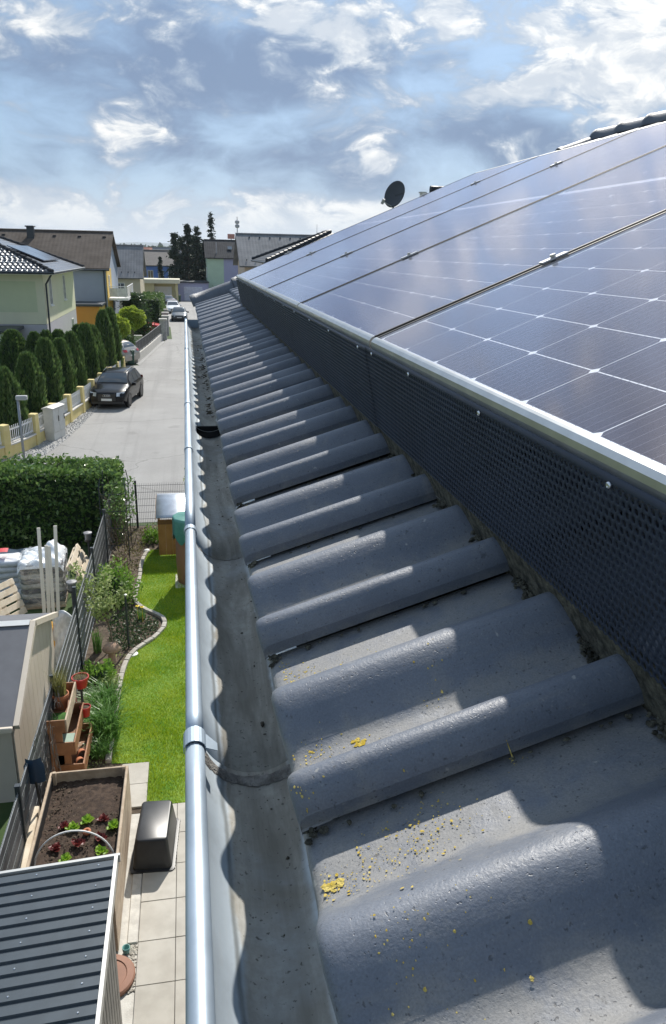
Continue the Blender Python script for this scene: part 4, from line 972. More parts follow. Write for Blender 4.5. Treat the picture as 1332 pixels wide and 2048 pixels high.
# --- wrapped pallet of bags
m_bag = M('dark_bag', (.035, .035, .055), .5, col2=(.09, .09, .11), vs=6, rnd=.3); m_bag2 = M('grey_bag', (.34, .34, .33), .5, col2=(.5, .5, .49), vs=6, rnd=.2)
def wrapmat():
    m = bpy.data.materials.new('stretch_film'); m.use_nodes = True; t = N(m.node_tree); m.node_tree.nodes.remove(m.node_tree.nodes['Principled BSDF'])
    co = t.new('ShaderNodeTexCoord').outputs['Object']; g = t.new('ShaderNodeBsdfGlossy'); g.inputs['Roughness'].default_value = .22
    bn = t.new('ShaderNodeBump'); bn.inputs['Strength'].default_value = .8; bn.inputs['Distance'].default_value = .05; t.link(t.noise(co, 7, 5, .6, .6), bn.inputs['Height']); t.link(bn.outputs[0], g.inputs['Normal'])
    d = t.new('ShaderNodeBsdfDiffuse'); d.inputs['Color'].default_value = (.75, .78, .80, 1); tr = t.new('ShaderNodeBsdfTransparent')
    a = t.new('ShaderNodeMixShader'); a.inputs[0].default_value = .5; t.link(g.outputs[0], a.inputs[1]); t.link(d.outputs[0], a.inputs[2])
    b = t.new('ShaderNodeMixShader'); t.link(t.ramp(t.noise(co, 5, 5, .6, .5), .3, .75, .12, .6), b.inputs[0]); t.link(tr.outputs[0], b.inputs[1]); t.link(a.outputs[0], b.inputs[2])
    t.link(b.outputs[0], m.node_tree.nodes['Material Output'].inputs['Surface']); return m
m_film = wrapmat(); m_film2 = M('white_film', (.66, .70, .74), .3, col2=(.8, .83, .86), vs=6, bump=1.0, bs=9)
def bagmesh(w_, d_, h, mat, seed):
    g = random.Random(seed)
    def fn(u, v):
        a = 2*math.pi*u; b = -math.pi/2+math.pi*v; c = lambda q, p: math.copysign(abs(q)**p, q)
        return (w_/2*c(math.cos(b), .35)*c(math.cos(a), .4), d_/2*c(math.cos(b), .35)*c(math.sin(a), .4), h/2+h/2*c(math.sin(b), .6)+.01*math.sin(a*5+seed))
    return MB().grid(fn, 20, 8).mesh('bag', mat, True)
pb = thing('bag_pallet', 'film-wrapped pallet of stacked dark and grey bags in the neighbour yard', 'pallet of bags', (-3.38, 16.85, 0), R(3))
for k in range(3): MB().cbox(-.45, .45, -.5+k*.43, -.5+k*.43+.14, 0, .1, .006).build('pallet_runner', m_wood2, pb)
MB().cbox(-.46, .46, -.52, .52, .1, .13, .004).build('pallet_deck', m_wood2, pb)
bm_ = [bagmesh(.46, .36, .13, m_bag, 1), bagmesh(.46, .36, .13, m_bag2, 2)]
for layer in range(8):
    for ix in range(2):
        for iy in range(3):
            o = link('bag', bm_[(layer+ix) % 2 if layer % 3 else layer % 2], pb); o.location = (-.225+.45*ix+random.uniform(-.01, .01), -.34+.34*iy, .13+layer*.115); o.rotation_euler = (0, 0, random.uniform(-.04, .04))
def skin(h, k0, mat, nm, par, hx=.485, hy=.56):
    def fn(u, v):
        a = 2*math.pi*u; c = lambda q, p: math.copysign(abs(q)**p, q); z = k0+(h-k0)*min(1, v*1.25); s_ = 1 if v < .8 else 1-(v-.8)/.2
        return (hx*c(math.cos(a), .3)*s_*(1+.03*math.sin(a*9+v*14)), hy*c(math.sin(a), .3)*s_*(1+.03*math.sin(a*7+v*17)), z+.05*(1-s_)*math.sin(a*3)+.02*math.sin(a*11))
    return MB().grid(fn, 56, 18).build(nm, mat, par, smooth=True)
skin(1.10, .08, m_film, 'stretch_film', pb)
MB().grid(lambda u, v: (-.48+.96*u, -.55+1.1*v, 1.10+.26*math.exp(-((u-.72)**2*30+(v-.6)**2*9))+.05*math.sin(u*17+v*6)*math.sin(v*13)-.14*max(0, abs(u-.5)*2-.86)*6-.14*max(0, abs(v-.5)*2-.86)*6), 26, 26).build('film_hood', m_film2, pb, smooth=True)
sb = thing('bag_stack', 'low heap of pale bags with a red label behind the leaning pallets', 'bags', (-4.35, 17.35, 0), R(6))
for k in range(6): o = link('bag', bagmesh(.9, .62, .17, M('pale_bag', (.55, .57, .6), .4, col2=(.7, .72, .75), vs=5, bump=.5, bs=15) if k == 0 else bpy.data.materials['pale_bag'], 5+k), sb); o.location = (random.uniform(-.05, .05), random.uniform(-.05, .05), .145*k)
MB().grid(lambda u, v: (-.10+.24*u, -.18+.26*v, 1.062+.012*math.sin(u*3)), 4, 4).build('red_label', M('red_print', (.55, .05, .06), .5), sb)
# pallets
def pallet_parts(t):
    for k in range(3):
        MB().cbox(-.6, .6, -.4+k*.33, -.4+k*.33+.10, 0, .022, .003).build('bottom_board', m_plank, t)
        for q in range(3): MB().cbox(-.6+q*.527, -.6+q*.527+.145, -.4+k*.33, -.4+k*.33+.10, .0225, .10, .004).build('block', m_plank, t)
    for q in range(3): MB().cbox(-.6+q*.527, -.6+q*.527+.145, -.4, .4, .1005, .122, .003).build('stringer_board', m_plank, t)
    for k in range(5): MB().cbox(-.6, .6, -.4+k*.1675, -.4+k*.1675+.125, .1225, .144, .003).build('deck_board', m_plank, t)
pa = thing('wood_pallet', 'pale wooden pallet leaning against the right side of the wrapped bags', 'pallet', (-2.62, 16.9, .38), 0, 'wooden pallets in the neighbour yard'); pallet_parts(pa); pa.rotation_euler = Matrix(((0, -.50, .866), (1, 0, 0), (0, .866, .50))).to_euler()
pa.location = (-2.58, 16.55, .80)
for (loc, rot, l) in (((-4.05, 15.35, .60), (R(66), R(8), R(70)), 'wooden pallet leaning at the left, nearer the wrapped bags'), ((-4.45, 15.2, .58), (R(64), R(-4), R(76)), 'wooden pallet leaning at the left edge of the photo')):
    c = copy_tree(pa); c.location = loc; c.rotation_euler = rot; c['label'] = l
pll = ['tall pale plank leftmost of the four leaning planks', 'shorter pale plank second from the left of four leaning', 'shorter pale plank third from the left of four leaning', 'tall pale plank rightmost of the four leaning planks']
for k, (x, h) in enumerate(((-3.20, 2.05), (-3.12, 1.68), (-3.02, 1.66), (-2.93, 2.08))):
    o = MB().cbox(-.034, .034, -.018, .018, 0, h+.14, .004).build('timber_plank', M('bleached_timber', (.74, .70, .62), .7, var=.06, vs=4) if k == 0 else bpy.data.materials['bleached_timber']); o.location = (x+.04, 15.25, 0.004); o.rotation_euler = (R(-9), R(3 if k % 2 else 1.5), R(8)); tag(o, pll[k], 'plank', 'planks leaning by the neighbour shed')
# tarp, orange sack, wrapped sheet
m_tarp = M('grey_tarp', (.22, .25, .28), .45, col2=(.38, .41, .44), vs=3, bump=1.0, bs=8)
o = MB().grid(lambda u, v: (-2.2+3.2*u, -.45+.9*v, .06+.28*abs(math.sin(u*2.6+.4))*(1-abs(v-.5)*1.2)+.05*math.sin(u*14+v*9)), 40, 16).build('tarp', m_tarp, smooth=True); o.location = (-4.6, 19.3, 0); tag(o, 'crumpled grey tarpaulin lying below the laurel hedge', 'tarpaulin')
def sack(name, lab, cat, loc, rx_, ry_, h, mat, seed):
    g = np.random.default_rng(seed); ph = g.uniform(0, 6, 6)
    def fn(u, v):
        a = 2*math.pi*u; b = math.pi*v; r = 1+.16*math.sin(a*3+ph[0]+b*2)+.10*math.sin(a*6+ph[1]-b*5)+.06*math.sin(a*11+ph[2]+b*9)
        return (rx_*r*math.sin(b), 0, h/2-h/2*math.cos(b)*1.0) if False else (rx_*r*math.sin(b)*math.cos(a), ry_*r*math.sin(b)*math.sin(a), h/2-h/2*math.cos(b)+.04*math.sin(a*4+ph[3])*math.sin(b))
    o = MB().grid(fn, 40, 20).build(name, mat, smooth=True); o.location = loc; return tag(o, lab, cat)
sack('plastic_sack', 'crumpled orange-yellow plastic sack behind the fence at the beige shed', 'sack', (-2.84, 14.0, 0), .17, .2, .8, M('orange_film', (.62, .30, .03), .35, col2=(.72, .42, .10), vs=5, bump=.8, bs=14), 3)
o = MB().grid(lambda u, v: (-.1*math.sin(math.pi*u)+.02*math.sin(v*15+u*8), -.42+.84*u, 1.12*v*(1-.25*(2*u-1)**2)), 20, 20).build('wrapped_panel', M('silver_film', (.42, .44, .46), .25, col2=(.62, .64, .66), vs=7, bump=1.0, bs=10), smooth=True)
so2 = o.modifiers.new('thickness', 'SOLIDIFY'); so2.thickness = .05; o.location = (-2.52, 13.75, .004); o.rotation_euler = (0, R(8), R(68)); o.scale = (1, .62, 1); tag(o, 'upright panel wrapped in silver film behind the mesh fence', 'panel')
sack('foil_bundle', 'small bundle of clear foil at the foot of the beige shed', 'bundle', (-2.42, 12.2, 0), .16, .22, .4, m_film2, 9)

# --- bed plants
bush('shrub', 'dense fresh green shrub in the middle of the garden bed', 'shrub', (-1.86, 16.4, 0), .42, .55, .95, 2600, .075, m_fresh)
def sapling(name, lab, loc, h, n, mat, lean=(0, 0), size=.07, spread=.45, seed=2):
    g = random.Random(seed); t = thing(name, lab, 'tree', loc); tr = MB(); tips = []
    p0 = Vector((0, 0, 0)); p1 = Vector((lean[0]*.4, lean[1]*.4, h*.42)); tr.tube([p0, p0.lerp(p1, .5)+Vector((.03, .02, 0)), p1], [.02, .016, .013], 6)
    tr.build('trunk', m_twig, t)
    for k in range(11):
        a = k*2.4; q = p1*g.uniform(.6, 1.0); e = q+Vector((math.cos(a)*spread*g.uniform(.5, 1.1)+lean[0]*.5, math.sin(a)*spread*g.uniform(.5, 1.1)+lean[1]*.5, h*g.uniform(.25, .58))); mid_ = q.lerp(e, .5)+Vector((0, 0, -.04))
        MB().tube([q, mid_, e], [.009, .006, .003], 5).build('branch', m_twig, t); tips += [q.lerp(e, f_) for f_ in (.45, .6, .75, .85, .95, 1.0)]
    P_ = np.array([[c.x, c.y, c.z] for c in tips]); idx = rng.integers(0, len(P_), n); P_ = P_[idx]+rng.normal(0, .065, (n, 3)); v, f = flakes(P_, rng.normal(0, 1, (n, 3))+np.array([0, 0, .5]), size, .6, .3)
    tag(link('crown', npmesh('crown', v, f, mat), t), kind='stuff'); return t
sapling('young_tree', 'young tree with sparse pale green leaves leaning towards the fence', (-1.72, 14.3, 0), 1.75, 1100, m_pale, (-.25, .1), .075, .46)
def clump(name, lab, loc, n, spread, h, wd, mat, cat='plant', base=.12, seed=4):
    t = thing(name, lab, cat, loc); tag(strap(n, spread, h, wd, base, .9, seed).build('leaves', mat, t), kind='stuff'); MB().lathe([(base*1.1, 0), (base*.8, .04), (0, .06)], 10).build('crown_base', m_soil, t)
    return t
clump('daylily_clump', 'big clump of arching strap leaves next to the tiered planter, nearest the patio', (-1.60, 11.2, 0), 460, .50, .78, .011, m_reed, base=.24, seed=4)
clump('daylily_clump', 'smaller strap-leaf clump close to the raised bed corner', (-1.60, 10.72, 0), 180, .34, .45, .009, m_reed, base=.15, seed=14)
clump('daylily_clump', 'clump of arching strap leaves farther along, behind the red bowl', (-1.66, 12.0, 0), 340, .46, .66, .011, m_reed, base=.22, seed=5)
clump('garden_grass', 'upright green grass tuft at the base of the tall fence post', (-2.0, 14.15, 0), 90, .14, .75, .006, m_reed, base=.08, seed=6)
bush('shrub', 'low leafy shrub in front of the stone mushroom', 'shrub', (-1.88, 13.0, 0), .32, .30, .36, 800, .085, m_fresh)
bush('shrub', 'small shrub next to the beige edging above the strap leaves', 'shrub', (-1.62, 12.75, 0), .18, .2, .24, 260, .06, m_pale, core=False)
clump('daffodil_clump', 'daffodil tuft with yellow flowers beside the lawn edge', (-1.22, 15.5, 0), 60, .16, .35, .006, m_reed, base=.08, seed=8)
m_yel = M('daffodil_yellow', (.75, .55, .02), .6)
for k, (x, y) in enumerate(((-1.28, 15.42), (-1.18, 15.36))): tag(MB().lathe([(.0, .34), (.018, .345), (.02, .38), (.045, .37), (.0, .335)], 8, (x, y, 0)).tube([(x, y, 0), (x, y, .34)], .004, 4).build('daffodil', m_yel), ('left' if k == 0 else 'right')+' one of the two yellow daffodil blooms in the bed', 'flower', 'yellow daffodils in the bed')
# ground cover
def cover(P_, n, size, mat, name, lab, zmax=.14):
    xs = [p[0] for p in P_]; ys = [p[1] for p in P_]; x = rng.uniform(min(xs), max(xs), n); y = rng.uniform(min(ys), max(ys), n); k = inpoly(x, y, P_); x, y = x[k], y[k]
    z = .02+zmax*np.clip(rng.normal(.45, .3, len(x)), 0, 1)*(.6+.4*np.sin(x*7)*np.sin(y*5)); v, f = flakes(np.stack([x, y, z], 1), np.tile([0, 0, .5], (len(x), 1)), size, .55, .8)
    tag(link(name, npmesh(name, v, f, mat)), lab, 'ground cover', kind='stuff')
cover([(-1.75, 13.9), (-1.25, 14.25), (-.85, 14.8), (-.82, 15.25), (-1.2, 15.75), (-1.5, 16.2), (-1.9, 15.4)], 2600, .055, m_shrub, 'ground_cover', 'low grey-green ground cover in the curve of the bed')
cover([(-2.1, 9.9), (-1.5, 10.4), (-1.5, 13.4), (-1.3, 13.9), (-1.75, 14), (-2.1, 13)], 1500, .045, m_pale, 'bed_weeds', 'scattered small weeds and dry leaves in the soil bed', .05)
cover([(-2.1, 17), (-1.5, 17), (-1.4, 19.5), (-.9, 21.2), (-2.1, 21.3)], 1800, .06, leafmat('dry_perennial', (.16, .11, .05), (.20, .22, .08), .7, .3, 1), 'dry_perennials', 'withered brown perennials at the far end of the bed', .3)
bush('shrub', 'small green tuft beside the wooden bin box', 'shrub', (-1.15, 20.3, 0), .3, .25, .4, 500, .08, m_fresh, core=False)
bush('shrub', 'bare pale twiggy bush at the street fence beside the gutter', 'shrub', (-.12, 21.1, 0), .32, .3, 1.75, 420, .06, m_pale, core=False)
# ornaments
mu = thing('stone_mushroom', 'brown stone mushroom ornament in the garden bed', 'ornament', (-1.68, 13.75, 0))
MB().lathe([(.09, 0), (.075, .08), (.065, .2), (.07, .28)], 16).build('stalk', M('stone_brown', (.30, .19, .13), .9, col2=(.40, .28, .20), vs=12, bump=.5, bs=60), mu, smooth=True)
MB().lathe([(.03, .26), (.16, .25), (.175, .28), (.14, .345), (.08, .385), (0, .40)], 20).build('mushroom_cap', bpy.data.materials['stone_brown'], mu, smooth=True)
sp_ = thing('bed_post', 'slim dark metal post standing in the curved bed', 'post', (-1.40, 14.25, 0)); MB().tube([(0, 0, 0), (0, 0, 1.15)], .022, 10).build('pole', m_anth, sp_); MB().lathe([(.026, 1.15), (.028, 1.18), (0, 1.19)], 12).build('post_cap', m_alu, sp_)
o = MB().lathe([(0, .03), (.05, .025), (.09, .03), (.10, .02), (.09, 0)], 20).build('stone_disc', m_white, smooth=True); o.location = (-1.30, 13.95, .006); tag(o, 'flat white round disc on the bed next to the slim post', 'disc')
o = MB().lathe([(.0, .08), (.06, .07), (.09, .03), (.08, 0)], 12).build('white_stone', m_white, smooth=True); o.location = (-1.28, 19.5, .006); tag(o, 'rounded white stone at the start of the lawn edging', 'stone')
# trellis arch with bare climber at the hedge end
tr_ = thing('trellis', 'rusty metal trellis with a bare climber at the end of the laurel hedge', 'trellis', (-1.95, 19.2, 0))
for (x, y) in ((-.35, -.4), (.28, -.4), (-.35, .5), (.28, .5)): MB().tube([(x, y, 0), (x, y, 2.0), (x*.9, y*.8, 2.25)], .012, 6).build('upright', m_anth, tr_)
for z in (.5, .95, 1.4, 1.85):
    for y in (-.4, .5): MB().tube([(-.35, y, z), (.28, y, z)], .008, 5).build('rung', m_anth, tr_)
cl = MB()
for k in range(26):
    p = Vector((random.uniform(-.35, .3), random.uniform(-.4, .4), random.uniform(0, .6))); pts = [p]
    for i in range(6): p = p+Vector((random.uniform(-.16, .16), random.uniform(-.14, .14), random.uniform(.1, .38))); pts.append(p)
    cl.tube(pts, [.011, .01, .009, .008, .006, .005, .003], 5)
tag(cl.build('climber_stems', m_twig, tr_), kind='stuff')
P_ = rng.uniform(-1, 1, (420, 3))*np.array([.38, .42, .5])+np.array([.1, 0, 1.6]); v, f = flakes(P_, rng.normal(0, 1, (420, 3)), .09, .55, .3); tag(link('climber_leaves', npmesh('climber_leaves', v, f, m_laurel), tr_), kind='stuff')
# street mesh fence
sf = thing('street_fence', 'anthracite bar-mesh fence with posts between the garden and the street', 'fence', (-.6, 21.45, 0))
for x in (-1.62, .85): MB().cbox(x+.6-.03, x+.6+.03, -.03, .03, 0, 1.42, .006).build('post', m_anth, sf)
wire = MB()
for z in (.06, .26, .46, .66, .86, 1.06, 1.26): wire.box(-1.5, 1.45, .03, .042, z-.004, z+.004)
for k in range(60): wire.box(-1.5+k*.05-.0028, -1.5+k*.05+.0028, .033, .039, .04, 1.33)
tag(wire.build('wire_mesh', m_anth, sf), kind='stuff')
# wooden bin box with sheet roof
bb_ = thing('bin_box', 'honey-brown wooden box with pale sloping sheet roof by the street fence', 'bin shelter', (-.42, 19.55, 0))
m_honey = M('honey_wood', (.33, .15, .035), .55, col2=(.42, .21, .06), vs=4, bump=.2, bs=40)
for k in range(6): MB().cbox(-.50+k*.167, -.50+k*.167+.163, -.42, -.395, .05, 1.02, .005).build('front_board', m_honey, bb_)
for x0 in (-.525, .50): MB().cbox(x0, x0+.025, -.42, .55, .05, 1.1, .005).build('side_wall', m_honey, bb_)
MB().cbox(-.53, .53, -.44, -.421, .90, 1.0, .004).build('top_rail', M('dark_honey', (.16, .07, .02), .6), bb_)
MB().grid(lambda u, v: (-.56+1.12*u, -.50+1.15*v, 1.10+.30*math.sin(v*1.5)), 2, 10).build('roof_sheet', M('zinc_sheet', (.55, .58, .62), .35, .6), bb_, smooth=True).modifiers.new('t', 'SOLIDIFY').thickness = .012
for x in (-.575, .562): MB().grid(lambda u, v: (x+.013*u, -.50+1.15*v, 1.075+.30*math.sin(v*1.5)), 1, 10).build('roof_edge', m_honey, bb_).modifiers.new('t', 'SOLIDIFY').thickness = .03
# rain barrel with green tarp
br = thing('rain_barrel', 'tall brown rain barrel covered with a green tarp beside the lawn', 'barrel', (-.10, 17.45, 0))
MB().lathe([(.33, 0), (.36, .04), (.375, .5), (.37, 1.0), (.365, 1.5)], 28).build('barrel_body', M('brown_plastic', (.27, .135, .085), .6, var=.06), br, smooth=True)
def tarp(u, v):
    a = 2*math.pi*u; rr = .42*min(1, v*1.6); drop = max(0, v-.62)*1.15
    fold = 1+.07*math.sin(a*9)*max(0, v-.35); return (rr*fold*math.cos(a), rr*fold*math.sin(a), 1.74-.12*v-drop*(1+.3*math.sin(a*5)))
MB().grid(tarp, 72, 18).build('green_tarp', M('green_tarp', (.05, .20, .16), .4, col2=(.10, .28, .23), vs=4), br, smooth=True)
MB().cbox(-.42, .42, -.42, .42, .0, .03, .01).build('base_slab', m_conc, br)
# ================================================================== street
m_yellow = M('yellow_render', (.62, .50, .20), .85, col2=(.68, .57, .28), vs=3, bump=.15, bs=80); m_cap2 = M('wall_coping', (.52, .50, .46), .8, var=.1, vs=6)
m_pvc = M('white_pvc', (.80, .80, .80), .4, var=.03)
# boundary wall, built segment by segment along its curve, with posts and picket panels between
wall = thing('boundary_wall', 'low yellow rendered boundary wall with white picket panels under the thujas', 'wall', (-6, 34, 0))
WP = [p for p in WEd if p[1] > 25.5 and p[0] > -12.0]
def along(L):
    d = [0]
    for i in range(1, len(L)): d.append(d[-1]+math.dist(L[i-1], L[i]))
    return d
dd = along(WP); tot = dd[-1]
def at_len(t):
    t = max(0, min(tot-1e-6, t))
    for i in range(1, len(WP)):
        if dd[i] >= t:
            q = (t-dd[i-1])/(dd[i]-dd[i-1]); p = [WP[i-1][a]*(1-q)+WP[i][a]*q for a in (0, 1)]; an = math.atan2(WP[i][1]-WP[i-1][1], WP[i][0]-WP[i-1][0]); return p, an
npan = 12; pl_ = tot/npan
picket = MB().cbox(-.02, .02, -.011, .011, 0, .62, .012).mesh('picket', m_pvc)
for k in range(npan+1):
    p, an = at_len(k*pl_)
    o = MB().cbox(-.17, .17, -.15, .15, 0, 1.28, .015).build('wall_post', m_yellow, wall); o.location = (p[0]+6, p[1]-34, 0); o.rotation_euler = (0, 0, an)
    if k == npan: break
    nseg = 5
    for j in range(nseg):
        a, _ = at_len(k*pl_+.16+(pl_-.32)*j/nseg); b, _ = at_len(k*pl_+.16+(pl_-.32)*(j+1)/nseg); an = math.atan2(b[1]-a[1], b[0]-a[0]); L_ = math.dist(a, b); c = ((a[0]+b[0])/2+6, (a[1]+b[1])/2-34, 0)
        o = MB().box(-L_/2-.005, L_/2+.005, -.10, .10, 0, .46).build('wall_segment', m_yellow, wall); o.location = c; o.rotation_euler = (0, 0, an)
        o = MB().cbox(-L_/2-.006, L_/2+.006, -.14, .14, .461, .52, .012).build('coping', m_cap2, wall); o.location = c; o.rotation_euler = (0, 0, an)
        for z in (.60, 1.0):
            o = MB().box(-L_/2, L_/2, -.012, .012, z, z+.05).build('picket_rail', m_pvc, wall); o.location = c; o.rotation_euler = (0, 0, an)
        for q in range(3):
            s_ = -L_/2+L_*(q+.5)/3; o = link('picket', picket, wall); o.location = (c[0]+math.cos(an)*s_+math.sin(an)*.026, c[1]+math.sin(an)*s_-math.cos(an)*.026, .56); o.rotation_euler = (0, 0, an)
# utility cabinet
uc = thing('utility_cabinet', 'pale grey utility cabinet with two doors at the yellow wall', 'utility cabinet', (-5.62, 33.2, .014), R(-17))
m_cab = M('cabinet_grp', (.55, .54, .50), .6, col2=(.62, .61, .57), vs=4)
MB().cbox(-.20, .20, -.52, .52, 0, .32, .01).build('plinth', m_cab, uc); MB().cbox(-.21, .20, -.53, .53, .325, 1.30, .012).build('body', m_cab, uc); MB().extr([(-.25, 1.305), (.26, 1.305), (.26, 1.34), (0, 1.40), (-.25, 1.34)], 1, -.56, .56).build('cabinet_lid', m_cab, uc)
for y0_ in (-.515, .01):
    d_ = MB().cbox(.203, .225, y0_, y0_+.505, .35, 1.28, .008).build('door', m_cab, uc); MB().cbox(.227, .245, y0_+.42, y0_+.46, .75, .98, .004).build('handle', m_black, d_)
# short street lamp
lm = thing('path_lamp', 'short grey street lamp standing in the gravel verge', 'lamp', (-6.17, 29.35, .014))
MB().tube([(0, 0, 0), (0, 0, 2.35)], [.05, .045], 10).build('pole', M('lamp_steel', (.30, .32, .34), .5, .4), lm, smooth=True); MB().cbox(-.06, .34, -.09, .09, 2.33, 2.47, .02).build('lamp_head', M('lamp_head', (.40, .41, .41), .5), lm); MB().cbox(-.02, .30, -.07, .07, 2.315, 2.328, .002).build('lamp_lens', M('lens', (.7, .7, .68), .2), lm)

# ------------------------------------------------------------------ cars
m_tyre = M('tyre', (.015, .015, .016), .8); m_rim = M('alloy_rim', (.55, .56, .58), .3, .9); m_glass = glassmat('car_glass', (.07, .085, .10), .05); m_lampg = M('headlamp_glass', (.6, .62, .64), .1, .3, coat=1.0); m_red = M('tail_lamp', (.45, .01, .012), .15, coat=1.0); m_chrome = M('chrome', (.8, .8, .82), .12, 1.0); m_plate = M('number_plate', (.78, .78, .76), .5, var=.03)
def lerp_tab(tab, y):
    for (a, b) in zip(tab[:-1], tab[1:]):
        if y <= b[0]:
            q = (y-a[0])/(b[0]-a[0]); return [a[i]+(b[i]-a[i])*q for i in range(1, len(a))]
    return list(tab[-1][1:])
def car(name, lab, paint, loc, rotz, kind='suv', grp='cars on the street', rings=False):
    t = thing(name, lab, 'car', loc, rotz, grp)
    if kind == 'suv':
        L, hw = 4.63, .94; tab = [(0, .70, .80, .74), (.06, .80, .86, .78), (.35, .92, .93, .84), (.9, 1.02, .94, .86), (1.25, 1.08, .94, .84), (1.55, 1.32, .94, .74), (1.95, 1.57, .94, .66), (2.5, 1.64, .94, .66), (3.3, 1.62, .94, .65), (3.95, 1.54, .93, .62), (4.3, 1.36, .92, .64), (4.52, 1.05, .90, .72), (4.63, .86, .85, .74)]; belt = .99; wr = .37; ax = (.90, 3.72)
    else:
        L, hw = 4.5, .89; tab = [(0, .60, .74, .68), (.08, .68, .82, .74), (.4, .78, .88, .80), (1.0, .88, .89, .80), (1.35, .94, .89, .76), (1.75, 1.18, .89, .66), (2.15, 1.38, .89, .60), (2.7, 1.44, .89, .60), (3.3, 1.40, .88, .58), (3.7, 1.22, .87, .62), (4.0, 1.03, .86, .70), (4.35, .98, .84, .70), (4.5, .80, .78, .68)]; belt = .90; wr = .32; ax = (.85, 3.5)
    ys = sorted(set([q[0] for q in tab]+[.15, .6, 1.1, 1.4, 1.75, 2.2, 2.9, 3.6, 4.1])); ys = [y for y in ys if y <= L]; rings_ = []
    def sect(y):
        top, w_, wt = lerp_tab(tab, y); zb = .24 if .15 < y < L-.15 else .32; b = min(belt, top-.05)
        half = [(0, zb), (w_*.82, zb), (w_*.97, zb+.10), (w_, (zb+b)*.52), (w_*.985, b-.06), (w_*.95, b), (wt+(w_*.95-wt)*.06, top-.055), (wt*.93, top-.012), (wt*.6, top), (0, top+.012)]
        return half
    for y in ys:
        h = sect(y); yy = y-L/2; rings_.append([(x, yy, z) for x, z in h]+[(-x, yy, z) for x, z in h[-2:0:-1]])
    n = len(rings_[0]); mb = MB(); mb.add([p for r in rings_ for p in r], [(j*n+i, (j+1)*n+i, (j+1)*n+(i+1) % n, j*n+(i+1) % n) for j in range(len(rings_)-1) for i in range(n)]+[tuple(range(n)), tuple((len(rings_)-1)*n+i for i in range(n-1, -1, -1))])
    body = autosmooth(mb.build('body', paint, t), 40)
    # glazing as raised panes on the greenhouse
    def patch(fn, nm='window', mt=m_glass, nu=8, nv=6): return MB().grid(fn, nu, nv).build(nm, mt, t, smooth=True)
    y0_, y1_ = (1.32, 1.90) if kind == 'suv' else (1.42, 2.08)
    def ws(u, v): y = y0_+(y1_-y0_)*v; top, w_, wt = lerp_tab(tab, y); x = (u*2-1)*wt*.93; return (x, y-L/2-.004, top+.016-.016*(abs(u*2-1))**3*1.3)
    patch(ws, 'windscreen')
    ra, rb_ = (4.0, 4.40) if kind == 'suv' else (3.36, 3.92)
    def rw(u, v): y = ra+(rb_-ra)*v; top, w_, wt = lerp_tab(tab, y); x = (u*2-1)*wt*.88; return (x, y-L/2+.006, top+.016-.02*(abs(u*2-1))**3)
    patch(rw, 'rear_window')
    for s_ in (-1, 1):
        for (a, b) in (((1.62, 2.42), (2.50, 3.30), (3.38, 4.0)) if kind == 'suv' else ((1.75, 2.5), (2.58, 3.35))):
            def sw(u, v):
                y = a+(b-a)*u; h = sect(y); p, q = h[5], h[6]; f_ = .10+.80*v; return (s_*(p[0]+(q[0]-p[0])*f_+.006), y-L/2, p[1]+(q[1]-p[1])*f_)
            patch(sw, 'side_window', m_glass, 6, 4)
        for y in ax:
            wz = MB(); yy = y-L/2
            tyre = MB(); cx = s_*(hw-.10)
            def ringw(r, dx): return [(cx+s_*dx, yy+r*math.cos(6.283*k/24), wr+r*math.sin(6.283*k/24)) for k in range(24)]
            rr = [ringw(wr*.66, .10), ringw(wr*.95, .115), ringw(wr, .07), ringw(wr, -.08), ringw(wr*.9, -.11)]
            o = tyre.add([p for q in rr for p in q], [(j*24+i, j*24+(i+1) % 24, (j+1)*24+(i+1) % 24, (j+1)*24+i) for j in range(4) for i in range(24)]).build('wheel', m_tyre, t, smooth=True)
            rim = MB(); r1 = ringw(wr*.66, .098); r2_ = ringw(wr*.6, .085); c0 = len(r1)*2
            rim.add(r1+r2_, [(i, (i+1) % 24, 24+(i+1) % 24, 24+i) for i in range(24)])
            for k in range(5):
                a = 6.283*k/5; d1 = (math.cos(a), math.sin(a)); n1 = (-math.sin(a)*.05, math.cos(a)*.05); R1 = wr*.62
                rim.add([(cx+s_*.10, yy+n1[0], wr+n1[1]), (cx+s_*.10, yy-n1[0], wr-n1[1]), (cx+s_*.092, yy+d1[0]*R1-n1[0]*.8, wr+d1[1]*R1-n1[1]*.8), (cx+s_*.092, yy+d1[0]*R1+n1[0]*.8, wr+d1[1]*R1+n1[1]*.8)], [(0, 1, 2, 3)])
            rim.build('rim', m_rim, o)
            ar = MB(); rg = [(cx+s_*.004+s_*.10, yy+(wr*1.14)*math.cos(6.283*k/24), wr+(wr*1.14)*math.sin(6.283*k/24)) for k in range(24)]; ar.add(rg, [tuple(range(24))]); ar.build('wheel_arch', m_black, t)
        MB().cbox(s_*hw-.02 if s_ > 0 else -hw-.20, s_*hw+.20 if s_ > 0 else -hw+.02, -L/2+1.52, -L/2+1.68, belt-.02, belt+.13, .03).build('mirror', paint, t)
        y_ = -L/2
        hl = MB().grid(lambda u, v: (s_*(.50+.36*u), y_-.05+.20*u*u+.10*v, .66+.17*v+.02*u), 6, 3).build('headlight', m_lampg, t, smooth=True) if kind == 'suv' else MB().grid(lambda u, v: (s_*(.46+.34*u), y_-.05+.20*u*u+.08*v, .54+.14*v+.02*u), 6, 3).build('headlight', m_lampg, t, smooth=True)
        zt = .92 if kind == 'suv' else .74
        MB().grid(lambda u, v: (s_*(.55+.33*u), L/2+.012-.10*u*u-.10*v, zt+.16*v), 6, 3).build('tail_light', m_red, t, smooth=True)
